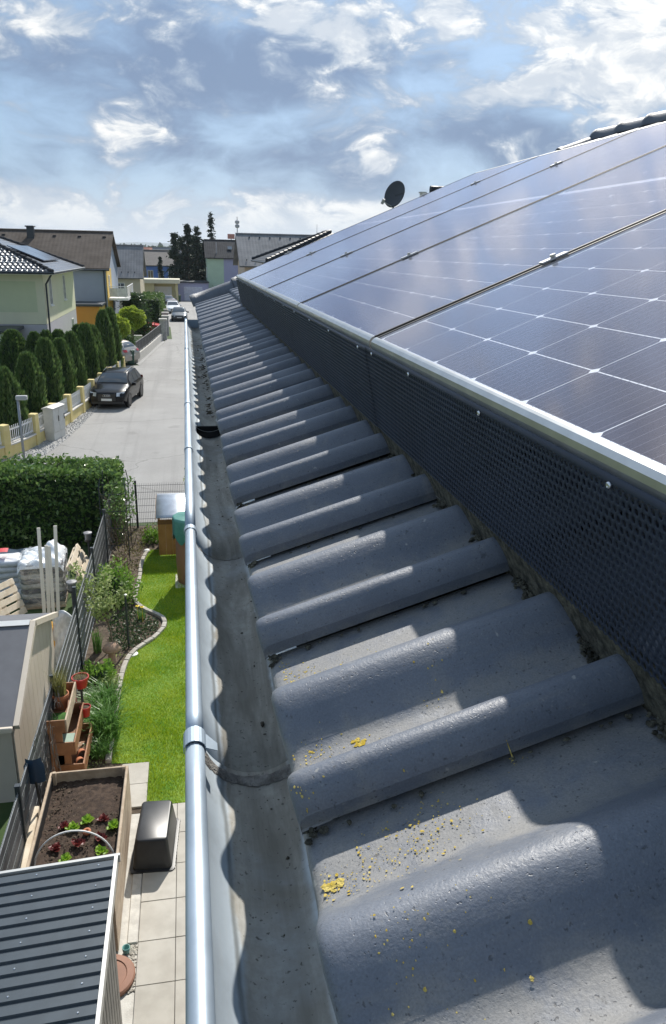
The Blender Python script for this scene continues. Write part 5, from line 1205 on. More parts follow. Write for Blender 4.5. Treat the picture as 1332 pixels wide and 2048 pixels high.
    if kind == 'suv':
        MB().cbox(-.44, .44, -L/2-.025, -L/2+.05, .42, .80, .05).build('grille', m_black, t); MB().cbox(-.82, .82, -L/2-.008, -L/2+.1, .27, .40, .03).build('lower_intake', m_black, t)
        for s_ in (-1, 1): MB().tube([(s_*.62, -L/2+.65, 1.0), (s_*.62, -L/2+1.0, 1.0)], .001, 4); MB().tube([(s_*.58, -L/2+2.0, 1.655), (s_*.60, -L/2+2.8, 1.69), (s_*.58, -L/2+3.7, 1.62)], .018, 6).build('roof_rail', m_chrome if paint is not m_black else m_black, t)
    else: MB().cbox(-.40, .40, -L/2-.018, -L/2+.05, .38, .58, .03).build('grille', m_black, t)
    MB().box(-.26, .26, -L/2-.04, -L/2-.026, .43 if kind == 'suv' else .40, .545 if kind == 'suv' else .51).build('number_plate', m_plate, t); MB().box(-.26, .26, L/2+.002, L/2+.02, .62, .73).build('number_plate', m_plate, t)
    if rings:
        for k in range(4):
            MB().tube([(-.135+k*.09+.052*math.cos(6.283*q/16), -L/2-.032, .685+.052*math.sin(6.283*q/16)) for q in range(17)], .008, 6, False).build('emblem_ring', m_chrome, t, smooth=True)
    return t
def paintm(nm, c, met=.3): return M(nm, c, .35, met, var=.03, coat=.5, spec=.08)
car('car', 'black SUV parked at the kerb facing the camera', paintm('black_paint', (.002, .0025, .004), 0), (-3.72, 41.6, .008), R(-9), 'suv', rings=True)
car('car', 'champagne-silver SUV with its tail out of the driveway behind the thujas', paintm('champagne_paint', (.42, .39, .35), .6), (-5.75, 56.6, .008), R(-122), 'suv')
car('car', 'dark grey sedan parked at the street edge near the end of the lane', paintm('grey_paint', (.06, .07, .08), .5), (-.85, 92.5, .008), R(0), 'sedan')
car('car', 'white hatchback parked just behind the dark grey sedan', paintm('white_paint', (.72, .74, .75), .0), (-1.75, 104, .008), R(4), 'sedan')
car('car', 'dark car standing in front of the yellow garage', paintm('navy_paint', (.02, .025, .05), .3), (-2.6, 117.5, .008), R(20), 'sedan')
car('car', 'red car half hidden by the hedge and stone pillars', paintm('red_paint', (.40, .02, .03), .2), (-4.1, 77.5, .012), R(80), 'sedan')

# ------------------------------------------------------------------ railing fence with stone pillars
rf = thing('railing_fence', 'grey metal railing on a pale concrete base beside the driveway', 'fence', (-3.0, 64, 0))
RP = [(-3.62, 56.4), (-3.05, 62), (-2.30, 70.8)]
def seglist(P_, step):
    o = []
    for a, b in zip(P_[:-1], P_[1:]):
        n = max(1, round(math.dist(a, b)/step))
        for i in range(n): o.append(((a[0]+(b[0]-a[0])*i/n, a[1]+(b[1]-a[1])*i/n), (a[0]+(b[0]-a[0])*(i+1)/n, a[1]+(b[1]-a[1])*(i+1)/n)))
    return o
m_rail2 = M('railing_paint', (.13, .13, .14), .5, .3)
for a, b in seglist(RP, 1.5):
    an = math.atan2(b[1]-a[1], b[0]-a[0]); L_ = math.dist(a, b); c = ((a[0]+b[0])/2+3.0, (a[1]+b[1])/2-64, 0)
    def put(mb, nm, mt): o = mb.build(nm, mt, rf); o.location = c; o.rotation_euler = (0, 0, an); return o
    put(MB().box(-L_/2, L_/2, -.11, .11, 0, .62), 'base_wall', m_conc); put(MB().box(-L_/2+.02, L_/2-.02, -.02, .02, 1.38, 1.44), 'top_rail', m_rail2); put(MB().box(-L_/2+.02, L_/2-.02, -.02, .02, .70, .75), 'bottom_rail', m_rail2)
    put(MB().box(L_/2-.06, L_/2, -.03, .03, .621, 1.45), 'post', m_rail2)
    for q in range(9): put(MB().box(-L_/2+.12+q*(L_-.2)/9, -L_/2+.155+q*(L_-.2)/9, -.01, .01, .751, 1.379), 'baluster', m_rail2)
m_stone = M('grey_stone_pillar', (.26, .26, .27), .8, col2=(.40, .40, .40), vs=6, bump=.4, bs=20)
for k, (x, y) in enumerate(((-2.12, 71.6), (-2.0, 75.2), (-2.1, 79.2), (-2.25, 83.4))):
    t = thing('stone_pillar', ['nearest grey stone gate pillar at the end of the railing', 'second grey stone pillar along the lane', 'third grey stone pillar along the lane', 'farthest grey stone pillar along the lane'][k], 'pillar', (x, y, 0), 0, 'stone pillars along the lane')
    MB().cbox(-.3, .3, -.3, .3, 0, 1.72, .02).build('shaft', m_stone, t); MB().cbox(-.36, .36, -.36, .36, 1.721, 1.85, .04).build('capstone', m_conc, t)
gb = thing('wheelie_bin', 'dark green wheelie bin at the foot of the railing fence', 'bin', (-3.95, 55.6, 0)); m_bin = M('green_bin', (.02, .07, .05), .5)
loft([rrect(.22, .25, .04, .05), rrect(.28, .34, .05, .95)], True).build('bin_body', m_bin, gb); MB().cbox(-.30, .30, -.36, .36, .952, 1.02, .03).build('bin_lid', m_bin, gb)
o = MB().cbox(-.9, .9, -.2, .2, 0, .9, .02).build('stone_ledge', m_conc); o.location = (-4.6, 66.5, 0); tag(o, 'pale low concrete planter on the lawn behind the railing', 'planter')
# hedges and conifers near the yellow house
h2 = thing('clipped_hedge', 'tall dark clipped hedge block behind the stone pillars', 'hedge', (-3.55, 83, 0)); MB().box(-.9, .9, -3, 8, .05, 2.9).build('hedge_core', m_core, h2)
v, f = boxleaves(-1.05, 1.05, -3.1, 8, .05, 3.05, 5200, .22, .07); tag(link('foliage', npmesh('foliage', v, f, m_thuja), h2), kind='stuff')
def conifer(name, lab, loc, h, r, n, size, mat, grp=None, seed=0, bare=.1, loose=.25, cat='tree'):
    g = np.random.default_rng(seed+11); t = thing(name, lab, cat, loc, 0, grp)
    k = 26; cz = g.uniform(bare, .97, k*3); ca = g.uniform(0, 6.283, k*3); cr = r*(1-cz)**.75*g.uniform(.5, 1.0, k*3)+.02*r
    idx = g.integers(0, k*3, n); zz = cz[idx]*h; P_ = np.stack([cr[idx]*np.cos(ca[idx]), cr[idx]*np.sin(ca[idx]), zz], 1)*np.array([1, 1, 1]); q = g.uniform(.15, 1.05, n)[:, None]; P_[:, :2] *= q
    P_ += g.normal(0, 1, (n, 3))*np.array([loose, loose, loose*.5])*r*.45; P_[:, 2] -= (q[:, 0]-.5)*r*.2; P_[:, 2] = np.clip(P_[:, 2], .1, h)
    d = P_*np.array([1, 1, 0]); v, f = flakes(P_, d/(r+.01)+np.array([0, 0, .25]), size, .45, .6)
    tag(link('crown', npmesh('crown', v, f, mat), t), kind='stuff')
    MB().tube([(0, 0, 0), (.02, 0, h*.5), (0, 0, h*.95)], [h*.018+.03, h*.012+.02, .02], 7).build('trunk', m_twig, t)
    for j in range(12):
        zz = h*(bare+.06+.07*j); a = j*2.4; 
        if zz > h*.96: break
        L_ = r*(1-zz/h)**.75*.9; MB().tube([(0, 0, zz), (L_*math.cos(a), L_*math.sin(a), zz+.05*L_)], [.03, .01], 4).build('limb', m_twig, t)
    return t
conifer('spreading_conifer', 'dark spreading conifer beside the white balcony', (-5.0, 77.5, 0), 3.7, 1.9, 3800, .28, m_shrub, seed=1, bare=.02, loose=.5)
conifer('spreading_conifer', 'second dark conifer in front of the clipped hedge', (-3.9, 73.5, 0), 2.6, 1.2, 2200, .22, m_shrub, seed=2, bare=.02, loose=.5)
bush('shrub', 'dark shrub with white blossom behind the nearer ball tree', 'shrub', (-4.75, 61, 0), .9, .9, 2.2, 1500, .16, m_laurel)

# ------------------------------------------------------------------ houses
def roofmat(nm, c1, c2, su, sv, axis_u=0, rough=.92, amt=.5, rot=0):
    # far tiled roof: courses and columns too small to pick apart, given as relief
    m = bpy.data.materials.new(nm); m.use_nodes = True; t = N(m.node_tree); b = m.node_tree.nodes['Principled BSDF']
    co = t.new('ShaderNodeTexCoord').outputs['Object']; sp = t.new('ShaderNodeSeparateXYZ'); t.link(co, sp.inputs[0]); u = sp.outputs[axis_u]; v = sp.outputs[1-axis_u]
    a = t.math('SINE', t.math('MULTIPLY', u, 6.283/su)); fr = t.math('FRACT', t.math('DIVIDE', v, sv))
    h = t.math('ADD', t.math('MULTIPLY', a, .5), t.math('MULTIPLY', fr, .6))
    c = t.mix(t.ramp(t.noise(co, .8, 5), .3, .7), c1, c2); t.link(c, b.inputs['Base Color']); b.inputs['Roughness'].default_value = rough; b.inputs['Specular IOR Level'].default_value = .5 if rough < .3 else .12
    bn = t.new('ShaderNodeBump'); bn.inputs['Strength'].default_value = amt; bn.inputs['Distance'].default_value = .022; t.link(h, bn.inputs['Height']); t.link(bn.outputs[0], b.inputs['Normal']); return m
m_brownroof = roofmat('brown_tile_roof', (.080, .066, .056), (.115, .097, .084), .34, .36); m_greyr = roofmat('grey_tile_roof', (.16, .165, .175), (.22, .225, .235), .34, .38); m_darkr = roofmat('dark_tile_roof', (.035, .037, .042), (.055, .057, .062), .34, .38); m_blackr = roofmat('black_glazed_roof', (.03, .033, .04), (.045, .05, .06), .33, .36, rough=.5, amt=.5)
m_glz = roofmat('glazed_tile_roof', (.10, .11, .13), (.14, .15, .17), .30, .34, rough=.22, amt=1.0); m_redr = M('red_tile_roof', (.30, .09, .05), .8, var=.2, vs=.6)
m_win = glassmat('window_glass', (.03, .04, .05), .08); m_frm = M('white_window_frame', (.72, .72, .70), .5)
def window(par, x0, x1, z0, z1, y, axis='y', out=-1, name='window'):
    # frame with a recessed pane; the wall lies in the plane axis = y, seen from side `out`
    f_ = .07; mb = MB()
    def bx(a0, a1, b0, b1, d0, d1):
        m = MB(); lo, hi = sorted((y+out*d0, y+out*d1))
        return m.box(a0, a1, lo, hi, b0, b1) if axis == 'y' else m.box(lo, hi, a0, a1, b0, b1)
    w_ = bx(x0, x1, z0, z1, -.05, .015).build(name, m_win, par)
    for q in ((x0-f_, x0, z0-f_, z1+f_), (x1, x1+f_, z0-f_, z1+f_), (x0, x1, z0-f_, z0), (x0, x1, z1, z1+f_), ((x0+x1)/2-.03, (x0+x1)/2+.03, z0, z1)): bx(q[0], q[1], q[2], q[3], -.02, .04).build('window_frame', m_frm, w_)
    bx(x0-.12, x1+.12, z0-f_-.06, z0-f_-.001, -.02, .12).build('window_sill', m_frm, w_)
def gable_house(name, lab, loc, x0, x1, y0, y1, eave, ridge, wallm, roofm, axis='x', over=.6, rot=0, thick=.16):
    t = thing(name, lab, 'house', loc, rot)
    if axis == 'x':   # ridge along x
        ym = (y0+y1)/2; MB().extr([(y0, 0), (y1, 0), (y1, eave), (ym, ridge-.2), (y0, eave)], 0, x0, x1).build('wall', wallm, t)
        sl_ = (ridge-eave)/(ym-y0); d = over
        r = MB().slab((x0-over, y0-d, eave-sl_*d), (x1+over, y0-d, eave-sl_*d), (x1+over, ym, ridge), (x0-over, ym, ridge), thick).build('roof', roofm, t); MB().slab((x1+over, y1+d, eave-sl_*d), (x0-over, y1+d, eave-sl_*d), (x0-over, ym, ridge), (x1+over, ym, ridge), thick).build('rear_roof', roofm, t)
        MB().tube([(x0-over, ym, ridge+.02), (x1+over, ym, ridge+.02)], .12, 8).build('ridge', roofm, t)
    else:
        xm = (x0+x1)/2; MB().extr([(x0, 0), (x1, 0), (x1, eave), (xm, ridge-.2), (x0, eave)], 1, y0, y1).build('wall', wallm, t)
        sl_ = (ridge-eave)/(xm-x0); d = over
        MB().slab((x0-d, y1+over, eave-sl_*d), (x0-d, y0-over, eave-sl_*d), (xm, y0-over, ridge), (xm, y1+over, ridge), thick).build('roof', roofm, t); MB().slab((x1+d, y0-over, eave-sl_*d), (x1+d, y1+over, eave-sl_*d), (xm, y1+over, ridge), (xm, y0-over, ridge), thick).build('rear_roof', roofm, t)
        MB().tube([(xm, y0-over, ridge+.02), (xm, y1+over, ridge+.02)], .12, 8).build('ridge', roofm, t)
    return t
# green hipped house
gh = thing('green_house', 'pale green and grey house with hipped glazed roof behind the thujas', 'house', (-15.2, 59, 0))
m_mint = M('pale_green_render', (.64, .63, .45), .85, var=.03, vs=1); m_mint2 = M('green_render', (.53, .57, .37), .85, var=.03, vs=1); m_lgrey = M('lilac_grey_render', (.42, .41, .44), .85, var=.03, vs=1)
hx, hy = 6.5, 7.0
MB().box(-hx, hx, -hy, hy, 3.02, 6.35).build('upper_wall', m_mint, gh); MB().box(-hx, hx, -hy, hy, 0, 3.0).build('lower_wall', m_lgrey, gh); MB().box(-hx+.3, hx-.45, -hy-.012, -hy+.01, 3.75, 5.6).build('wall_panel', m_mint2, gh)
ov = .75; ez = 6.18; az = ez+.40*(hx+ov)
c_ = [(-hx-ov, -hy-ov), (hx+ov, -hy-ov), (hx+ov, hy+ov), (-hx-ov, hy+ov)]; A_, B_ = (0, -.5, az), (0, .5, az)
rr_ = MB(); V_ = [(x, y, ez) for x, y in c_]
for (nm, poly) in (('front_roof', [V_[0], V_[1], A_]), ('right_roof', [V_[1], V_[2], B_, A_]), ('back_roof', [V_[2], V_[3], B_]), ('left_roof', [V_[3], V_[0], A_, B_])):
    MB().add(poly, [tuple(range(len(poly)))]).build(nm, m_glz, gh).modifiers.new('t', 'SOLIDIFY').thickness = .12
MB().box(-hx-ov, hx+ov, -hy-ov, hy+ov, ez-.16, ez-.125).build('eave_soffit', m_white, gh)
for (p, q) in ((V_[1], A_), (V_[2], B_), (V_[0], A_)):
    p, q = Vector(p), Vector(q); n_ = 20
    for k in range(n_): a = p.lerp(q, k/n_)+Vector((0, 0, .06)); b = p.lerp(q, (k+1.12)/n_)+Vector((0, 0, .03)); MB().tube([a, b], [.13, .11], 8).build('hip_cap', m_darkr, gh)
# tile rows on the near slope: wavy strips, real relief
tr2 = MB()
for k in range(14):
    yb = -hy-ov+.02+k*.36; zb_ = ez+.40*(k*.36)+.04; hw_ = hx+ov-k*.36-.25
    n_ = int(hw_*2/.15)
    if n_ < 4: continue
    vs = []
    for i in range(n_+1):
        x = -hw_+2*hw_*i/n_; w_ = .035*math.cos(math.pi*i); vs += [(x, yb, zb_+w_+.05), (x, yb+.34, zb_+.40*.34+w_), (x, yb-.005, zb_-.02)]
    tr2.add(vs, [(3*i, 3*i+3, 3*i+4, 3*i+1) for i in range(n_)]+[(3*i+2, 3*i+5, 3*i+3, 3*i) for i in range(n_)])
tag(tr2.build('roof_tiles', m_glz, gh, smooth=False), kind='stuff')
def onroof(y, q): x = hx+ov-q; return (x, y, ez+.40*q)      # right slope
for (ya, yb, qa, qb) in ((-3.4, .0, 1.2, 3.4), (.1, 3.6, 1.2, 3.4)):
    a, b, c, d = [Vector(onroof(*p))+Vector((.05, 0, .16)) for p in ((ya, qa), (yb, qa), (yb, qb), (ya, qb))]; s1 = MB().slab(a, b, c, d, .06).build('solar_panel', M('far_panel', (.10, .12, .16), .12), gh)
MB().tube([(hx+ov-.1, -hy-ov+.3, ez-.1), (hx+.35, -hy+.1, ez-.45), (hx+.12, -hy+.35, ez-.75), (hx+.1, -hy+.35, .2)], .06, 8).build('downpipe', m_anth, gh)
MB().tube([(-hx-ov, -hy-ov-.06, ez-.05), (hx+ov+.06, -hy-ov-.06, ez-.05), (hx+ov+.06, hy+ov, ez-.05)], .075, 8).build('gutter', m_anth, gh)
window(gh, -4.9, -4.1, 4.1, 5.7, hx, 'x', 1); window(gh, 1.2, 2.0, 4.1, 5.7, hx, 'x', 1); window(gh, 4.2, 4.9, 1.4, 2.4, hx, 'x', 1)
MB().cbox(-1.5, -.7, -1, -.2, az-.9, az+.55, .03).build('chimney', m_lgrey, gh)
ga = thing('garage_annex', 'low pale garage with dark flat roof in front of the green house', 'garage', (-12.2, 50, 0)); MB().box(-3, 1.9, -1.2, 1.6, 0, 2.75).build('wall', m_white, ga); MB().cbox(-3.2, 2.15, -1.5, 1.9, 2.76, 2.95, .03).build('roof', m_anth, ga)
window(ga, -.5, .4, 1.5, 2.2, 1.9, 'x', 1)
# brown-roofed house
bh = gable_house('brown_roof_house', 'grey-blue house with long brown tiled roof behind the green house', (-11.6, 79, 0), -5.6, 4.75, -6.2, 6.2, 6.15, 9.05, M('blue_grey_render', (.30, .35, .42), .85, var=.03, vs=1), m_brownroof, 'x', .35)
m_yel2 = M('warm_yellow_render', (.62, .42, .09), .85, var=.04, vs=1)
MB().box(4.755, 4.80, -6.19, -1.5, 0, 5.9).build('yellow_wall', m_yel2, bh)
MB().tube([(4.6, -6.30, 6.0), (4.6, -6.30, .1)], .06, 8).build('downpipe', m_anth, bh); MB().tube([(-6, -6.6, 5.85), (5.1, -6.6, 5.85)], .08, 8).build('gutter', m_anth, bh)
window(bh, -4.6, -3.9, 3.9, 5.3, 4.81, 'x', 1)
balc = MB().box(4.81, 6.5, -5.6, 2.2, 3.25, 3.45).build('balcony', m_white, bh)
MB().box(6.42, 6.48, -5.6, 2.2, 4.40, 4.46).build('balcony_rail', m_pvc, balc); MB().box(4.82, 6.42, -5.6, -5.54, 4.40, 4.46).build('balcony_rail', m_pvc, balc)
for k in range(12): MB().box(6.43, 6.47, -5.58+k*.7, -5.54+k*.7, 3.451, 4.40).build('baluster', m_pvc, balc)
for k in range(3): MB().box(4.9+k*.7, 4.94+k*.7, -5.59, -5.55, 3.451, 4.40).build('baluster', m_pvc, balc)
MB().grid(lambda u, v: (4.9+1.5*u, -5.565, 3.55+.75*v), 2, 2).build('balcony_screen', M('frosted_screen', (.62, .62, .6), .4), balc).modifiers.new('t', 'SOLIDIFY').thickness = .02
MB().cbox(-2.35, -1.75, -1.5, -.9, 8.2, 9.35, .03).build('chimney', m_anth, bh); MB().cbox(-2.45, -1.65, -1.6, -.8, 9.351, 9.45, .03).build('chimney_cap', m_anth, bh)
for k in range(5): MB().cbox(-4.6+k*2.2, -4.3+k*2.2, -1.05, -.75, 8.58, 8.70, .02).build('roof_vent', m_darkr, bh)
oa = thing('orange_annex', 'orange flat-roofed annex with yellow front in front of the grey-blue house', 'annex', (-8.1, 70.6, 0)); MB().box(-1.3, .85, -1.6, 2.0, 0, 3.0).build('wall', M('orange_render', (.50, .24, .05), .85, var=.04, vs=1), oa); MB().cbox(-1.45, 1.15, -1.8, 2.05, 3.001, 3.2, .03).build('roof', m_anth, oa)
MB().box(.86, 1.02, -1.6, -1.25, 0, 2.99).build('yellow_pillar', m_yel2, oa); MB().box(.86, 1.02, -1.24, 2.0, 2.45, 2.99).build('yellow_lintel', m_yel2, oa); MB().box(.86, .93, -1.2, 1.9, .0, 2.44).build('grey_gate', m_lgrey, oa)
# beige house with grey roof
eh = gable_house('beige_house', 'beige house with pale grey tiled roof beyond the balcony', (-9.0, 107, 0), -5, 3.45, -5, 5, 4.55, 8.05, M('beige_render', (.52, .46, .33), .85, var=.04, vs=1), m_greyr, 'x', .4)
for k in range(9): MB().cbox(-3.6+k*.8, -3.5+k*.8, -4.6, -4.5, 4.85, 5.0, .01).build('snow_guard', m_anth, eh)
window(eh, .6, 1.5, 2.4, 3.6, -5, 'y', -1)
# yellow garage block and lilac garage
yg = thing('yellow_garage', 'yellow flat-roofed double garage with white door at the lane end', 'garage', (-3.9, 127, 0)); m_yg = M('pale_yellow_render', (.55, .49, .28), .85, var=.04, vs=1)
MB().box(-5.4, -.9, -1.0, 4, 0, 2.75).build('wall', m_yg, yg); MB().box(-.85, 2.2, 1.0, 4, 0, 2.75).build('back_wall', m_yg, yg); MB().cbox(-5.7, 3.0, -1.5, 4.2, 2.751, 3.35, .05).build('roof', M('cream_fascia', (.62, .58, .44), .8, var=.04), yg); MB().box(2.3, 2.7, -1.2, -.8, 0, 2.75).build('pillar', m_yg, yg)
MB().box(-2.0, 1.7, .93, .995, .02, 2.2).build('garage_door', m_white, yg)
lg_ = thing('lilac_garage', 'lilac garage with white door at the end of the lane', 'garage', (1.0, 130, 0)); m_lil = M('lilac_render', (.36, .36, .52), .85, var=.03, vs=1)
MB().box(-2.2, 2.6, -.5, 5, 0, 2.75).build('wall', m_lil, lg_); MB().cbox(-2.3, 2.7, -.7, 5.1, 2.751, 2.95, .03).build('roof', m_anth, lg_); MB().box(-1.3, 1.6, -.56, -.502, .02, 2.15).build('garage_door', M('lilac_door', (.55, .56, .66), .6), lg_)
gb2 = copy_tree(gb); gb2.location = (-1.1, 126.5, 0); gb2['label'] = 'dark green wheelie bin standing by the lilac garage'
# blue house
blh = gable_house('blue_house', 'bright blue house with brown-grey roof behind the pines', (-5.6, 160, 0), -4.0, 4.3, -4.5, 4.5, 5.0, 7.5, M('blue_render', (.12, .22, .52), .85, var=.05, vs=.6), M('brown_grey_roof', (.14, .125, .115), .8, var=.15, vs=1), 'x', .3)
for k in range(4): window(blh, -3.2+k*1.9, -2.3+k*1.9, 2.6, 3.9, -4.5, 'y', -1)
# mint and lilac house
ml = gable_house('mint_lilac_house', 'house with mint and lilac walls and dark roof beside the pines', (8.2, 137, 0), -4.6, 3.2, -5, 5, 6.8, 9.35, m_lil, m_darkr, 'x', .4)
MB().box(-4.62, -2.0, -5.02, -4.98, 0, 6.5).build('mint_wall', M('mint_render', (.44, .57, .44), .85, var=.04, vs=1), ml); MB().box(-4.66, -4.605, -4.97, 5, 0, 6.7).build('mint_side', bpy.data.materials['mint_render'], ml)
window(ml, -3, -2.2, 3.6, 5.0, -4.67, 'x', -1); window(ml, 0, .8, 3.6, 5.0, -4.67, 'x', -1); MB().slab((-1.2, -3.2, 7.95), (-.5, -3.2, 7.95), (-.5, -2.3, 8.42), (-1.2, -2.3, 8.42), .03).build('roof_window', m_glass, ml)
MB().tube([(-3.1, -4.0, 7.3), (-3.1, -3.9, 9.0)], .07, 6).build('vent_pipe', m_lgrey, ml)
# peach house with grey roof
ph = gable_house('peach_house', 'peach-coloured house with grey tiled roof above the far end of the solar panels', (12.6, 88, 0), -6.6, 7.0, -5.2, 5.2, 6.55, 9.4, M('peach_render', (.60, .47, .36), .85, var=.03, vs=1), m_greyr, 'x', .55)
for k in range(14): MB().cbox(-6.4+k*.95, -6.3+k*.95, -5.0, -4.9, 6.75, 6.92, .01).build('snow_guard', m_anth, ph)
for k in range(10): MB().cbox(-5.8+k*1.1, -5.65+k*1.1, -.75, -.6, 9.05, 9.14, .01).build('roof_vent', m_anth, ph)
for k in range(3): window(ph, -5.6+k*.9, -5.2+k*.9, 4.3, 5.4, -5.2, 'y', -1)
window(ph, -1.5, -.8, 4.2, 5.4, -6.6, 'x', -1)
# black hipped roof in front of it
kh = thing('black_roof_house', 'house with low black glazed hipped roof beyond the solar panels', 'house', (9.4, 53, 0))
MB().box(-4.0, 4, -4.5, 4.5, 0, 7.0).build('wall', bpy.data.materials['peach_render'], kh)
kc = [(-4.6, -5.1), (4.6, -5.1), (4.6, 5.1), (-4.6, 5.1)]; KV = [(x, y, 7.1) for x, y in kc]; KA, KB = (0, -.5, 8.95), (0, .5, 8.95)
for (nm, poly) in (('front_roof', [KV[0], KV[1], KA]), ('right_roof', [KV[1], KV[2], KB, KA]), ('back_roof', [KV[2], KV[3], KB]), ('left_roof', [KV[3], KV[0], KA, KB])): MB().add(poly, [tuple(range(len(poly)))]).build(nm, m_blackr, kh).modifiers.new('t', 'SOLIDIFY').thickness = .1
for (p, q) in ((KV[0], KA), (KV[3], KB)):
    p, q = Vector(p), Vector(q)
    for k in range(16): a = p.lerp(q, k/16)+Vector((0, 0, .06)); b = p.lerp(q, (k+1.12)/16)+Vector((0, 0, .03)); MB().tube([a, b], [.13, .11], 8).build('hip_cap', m_blackr, kh)
MB().tube([(-4.68, -5.1, 7.02), (-4.68, 5.1, 7.02)], .07, 8).build('gutter', m_anth, kh); MB().tube([(-4.6, -5.0, 6.98), (-4.3, -4.7, 6.7), (-4.05, -4.55, 6.4), (-4.05, -4.55, 0)], .05, 8).build('downpipe', m_anth, kh)
# neighbour house just behind our gable: ridge, chimney and dish show above the panels
nb = gable_house('neighbour_house', 'neighbour house whose black roof peak shows above the solar panels', (12.2, 27.5, 0), -3.4, 4.5, -3.5, 3.5, 7.2, 9.75, m_white, m_blackr, 'x', .4)
nw = thing('neighbour_wing', 'lower wing of the neighbour house hidden behind the solar panels', 'house', (7.4, 27.5, 0)); MB().box(-1.6, 1.2, -2.5, 2.5, 0, 7.3).build('wall', m_white, nw); MB().slab((-1.9, -2.8, 7.2), (1.25, -2.8, 8.2), (1.25, 2.8, 8.2), (-1.9, 2.8, 7.2), .12).build('roof', m_blackr, nw)
ch_ = MB().cbox(.25, .78, -1.1, -.5, 7.9, 9.22, .02).build('chimney', m_lgrey, nw); MB().cbox(.18, .85, -1.18, -.42, 9.221, 9.30, .02).build('chimney_cap', m_conc, nw); MB().lathe([(.1, 9.30), (.1, 9.58), (.14, 9.58), (.14, 9.62), (0, 9.63)], 12, (.5, -.8, 0)).build('flue', m_alu, nw)
sd = thing('satellite_dish', 'dark round satellite dish above the far edge of the solar panels', 'satellite dish', (6.75, 26.0, 7.45))
MB().tube([(0, .1, 0), (0, .1, 1.75)], .03, 8).build('mast', m_anth, sd)
dm_ = Matrix.Translation((0, 0, 2.02)) @ Euler((R(72), 0, R(-52))).to_matrix().to_4x4()
def dish(u, v): r = .40*v; a = 2*math.pi*u; return dm_ @ Vector((r*math.cos(a), r*1.08*math.sin(a), -.08+.5*r*r))
MB().grid(dish, 32, 8).build('reflector', M('dish_paint', (.035, .04, .048), .45, var=.05), sd, smooth=True).modifiers.new('t', 'SOLIDIFY').thickness = .012
arm_e = dm_ @ Vector((0, -.42, .48)); arm_s = dm_ @ Vector((0, -.40, .0)); MB().tube([arm_s, arm_e], .014, 6).build('feed_arm', m_alu, sd); MB().obox(arm_e, (.08, .08, .16), (.5, .3, 0)).build('feed_horn', M('lnb', (.4, .41, .42), .5), sd)
# pines and other trees
for k, (x, y, h, r, l) in enumerate(((-1.6, 138, 10.0, 2.3, 'leftmost dark pine of the group by the blue house'), (.6, 142, 11.5, 2.2, 'middle dark pine of the group'), (2.2, 139, 11.0, 2.2, 'right dark pine of the group next to the mint house'), (3.6, 145, 9.0, 2.6, 'low dark pine at the corner of the mint house'), (-.4, 146, 9.6, 2.6, 'dark pine behind the gap between left and middle pines'), (1.5, 148, 10.4, 2.4, 'dark pine at the back of the group'))):
    conifer('pine_tree', l, (x, y, 0), h*1.05, r*.88, 3800, .44, m_pine, 'dark pines at the end of the lane', 20+k, .06, .26)
conifer('larch_tree', 'tall thin conifer with open crown above the pines', (4.9, 150, 0), 14.6, 1.5, 1100, .42, m_pine, None, 31, .5, .3)
conifer('small_spruce', 'small narrow spruce in front of the blue house', (-4.3, 146, 0), 6.6, 1.1, 1800, .35, m_pine, None, 33, .05, .2)
bush('shrub', 'green bush in front of the mint wall above the ridge caps', 'shrub', (4.5, 118, 0), .9, .8, 2.5, 500, .25, m_shrub)
# ================================================================== far country
towncol = [('red-roofed', m_redr), ('grey-roofed', m_greyr), ('brown-roofed', m_brownroof)]
far = [(-38, 330, 14, 10, 5, 8, 0, 'white far house with red roof left of the pines'), (-22, 300, 12, 9, 4.5, 7, 1, 'white far house with grey roof behind the beige house'), (-60, 420, 26, 12, 5, 7.4, 1, 'long white far hall with grey roof'), (-27, 420, 18, 12, 5, 8, 0, 'far house with wide red roof right of the white hall'), (-48, 520, 16, 12, 5, 8.2, 2, 'far house with brown roof near the tree line'), (-14, 480, 18, 12, 6, 9, 0, 'far red-roofed block beside the pines'), (-75, 560, 20, 12, 5, 8.5, 0, 'far red-roofed house left of the long hall'), (-5, 330, 14, 10, 5, 8.6, 1, 'far grey-roofed house hidden behind the pine crowns')]
for (x, y, w_, d_, e, r, k, l) in far:
    t = gable_house('far_house', l, (x, y, 0), -w_/2, w_/2, -d_/2, d_/2, e, r, m_white, towncol[k][1], 'x', .5); t['group'] = 'far town houses'
    for q in range(3): window(t, -w_/2+1.5+q*w_/3.4, -w_/2+3+q*w_/3.4, 1.5, 3.2, -d_/2, 'y', -1)
# woods as far masses
def wood(name, lab, n, y0, y1, x0, x1, h, size, mat):
    x = rng.uniform(x0, x1, n); y = rng.uniform(y0, y1, n); g = np.sin(x*.013+1)+.6*np.sin(x*.041)+.4*np.sin(x*.11); keep = g+rng.normal(0, .5, n) > -.6; x, y, g = x[keep], y[keep], g[keep]
    z = np.abs(rng.normal(.5, .3, len(x)))*h*(.75+.2*g); v, f = flakes(np.stack([x, y, np.clip(z, .3, h*1.2)], 1), np.tile([0, 0, 1], (len(x), 1)), size, .8, .9); tag(link(name, npmesh(name, v, f, mat)), lab, 'wood', kind='stuff')
m_farw = leafmat('far_wood', (.035, .06, .03), (.09, .12, .05), .8, .2, .02)
wood('tree_belt', 'belt of mixed trees behind the far town', 14000, 620, 900, -420, 330, 11, 4.5, m_farw)
wood('distant_wood', 'distant dark wood below the hills', 14000, 1500, 2200, -1100, 900, 16, 12, m_farw)
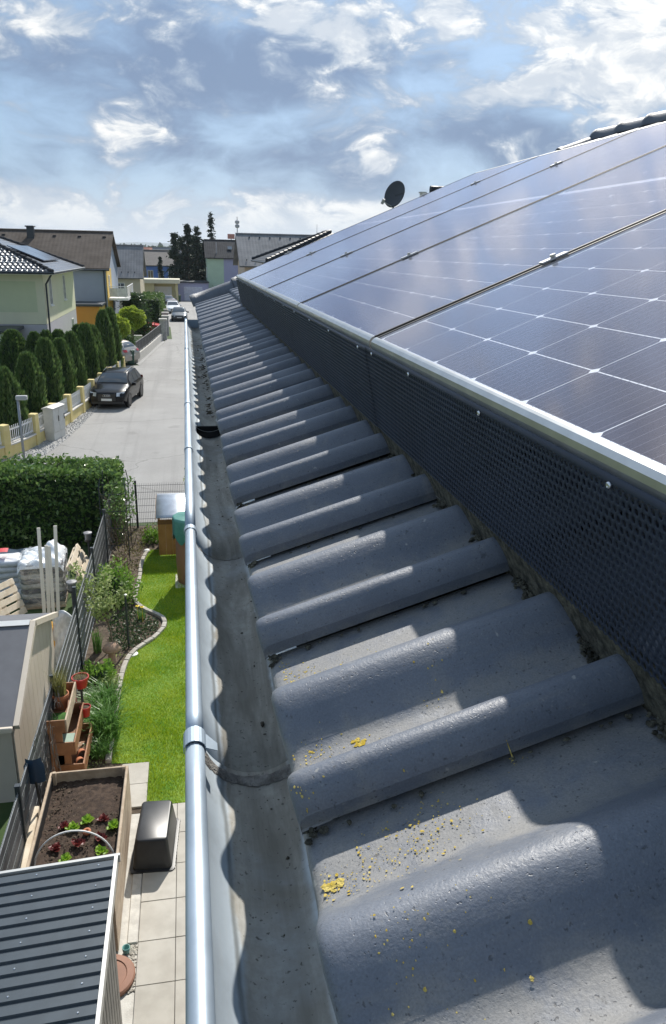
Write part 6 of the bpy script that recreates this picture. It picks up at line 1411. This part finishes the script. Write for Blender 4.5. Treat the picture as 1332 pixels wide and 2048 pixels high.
m_hill = M('wooded_hill', (.05, .075, .05), .95, var=.2, vs=.003)
for (nm, y, hgt, ph, x0, x1) in (('hill', 5200, 62, 0.4, -4200, 4200), ('hill', 8200, 120, 1.7, -6800, 6800)):
    def fn(u, v): x = x0+(x1-x0)*u; hh = hgt*(.55+.25*math.sin(u*9+ph)+.2*math.sin(u*23+ph*2)+.06*math.sin(u*71)); return (x, y+900*v, hh*math.sin(math.pi*min(1, v*1.0)*.5+.0)-1)
    tag(MB().grid(fn, 160, 10).build(nm, m_hill, smooth=True), kind='structure')
# masts and sign
def mast(lab, loc, h, r, head):
    t = thing('radio_mast', lab, 'mast', loc, 0, 'radio masts on the horizon'); MB().tube([(0, 0, 0), (0, 0, h)], [r, r*.5], 8).build('mast_tube', m_lgrey, t)
    if head:
        for z in (h*.78, h*.86): MB().lathe([(r*1.2, 0), (r*3.2, .3), (r*3.2, 1.4), (r*1.2, 1.8)], 10, (0, 0, z)).build('antenna_ring', m_lgrey, t)
mast('thicker radio mast with antenna rings on the horizon', (27, 420, 0), 24.5, .35, True); mast('thin radio mast above the black hipped roof', (78, 480, 0), 24, .22, False)
bd = thing('billboard', 'small reddish sign board on a pole above the dark roof', 'sign', (17, 300, 0)); MB().tube([(0, 0, 0), (0, 0, 12)], .15, 8).build('pole', m_anth, bd); MB().cbox(-1.3, 1.3, -.1, .1, 12, 13.7, .03).build('board', M('sign_red', (.55, .22, .18), .6), bd)

# ================================================================== the air: thin haze over the whole country
hz = bpy.data.materials.new('haze'); hz.use_nodes = True; ht = hz.node_tree; ht.nodes.clear(); hn = N(ht)
pv = hn.new('ShaderNodeVolumePrincipled'); pv.inputs['Color'].default_value = (.80, .88, 1.0, 1); pv.inputs['Density'].default_value = .00011; pv.inputs['Anisotropy'].default_value = .2
ho = hn.new('ShaderNodeOutputMaterial'); hn.link(pv.outputs[0], ho.inputs['Volume'])
tag(MB().box(-9400, 9400, -2700, 14400, -1.5, 150).build('haze', hz), kind='stuff')
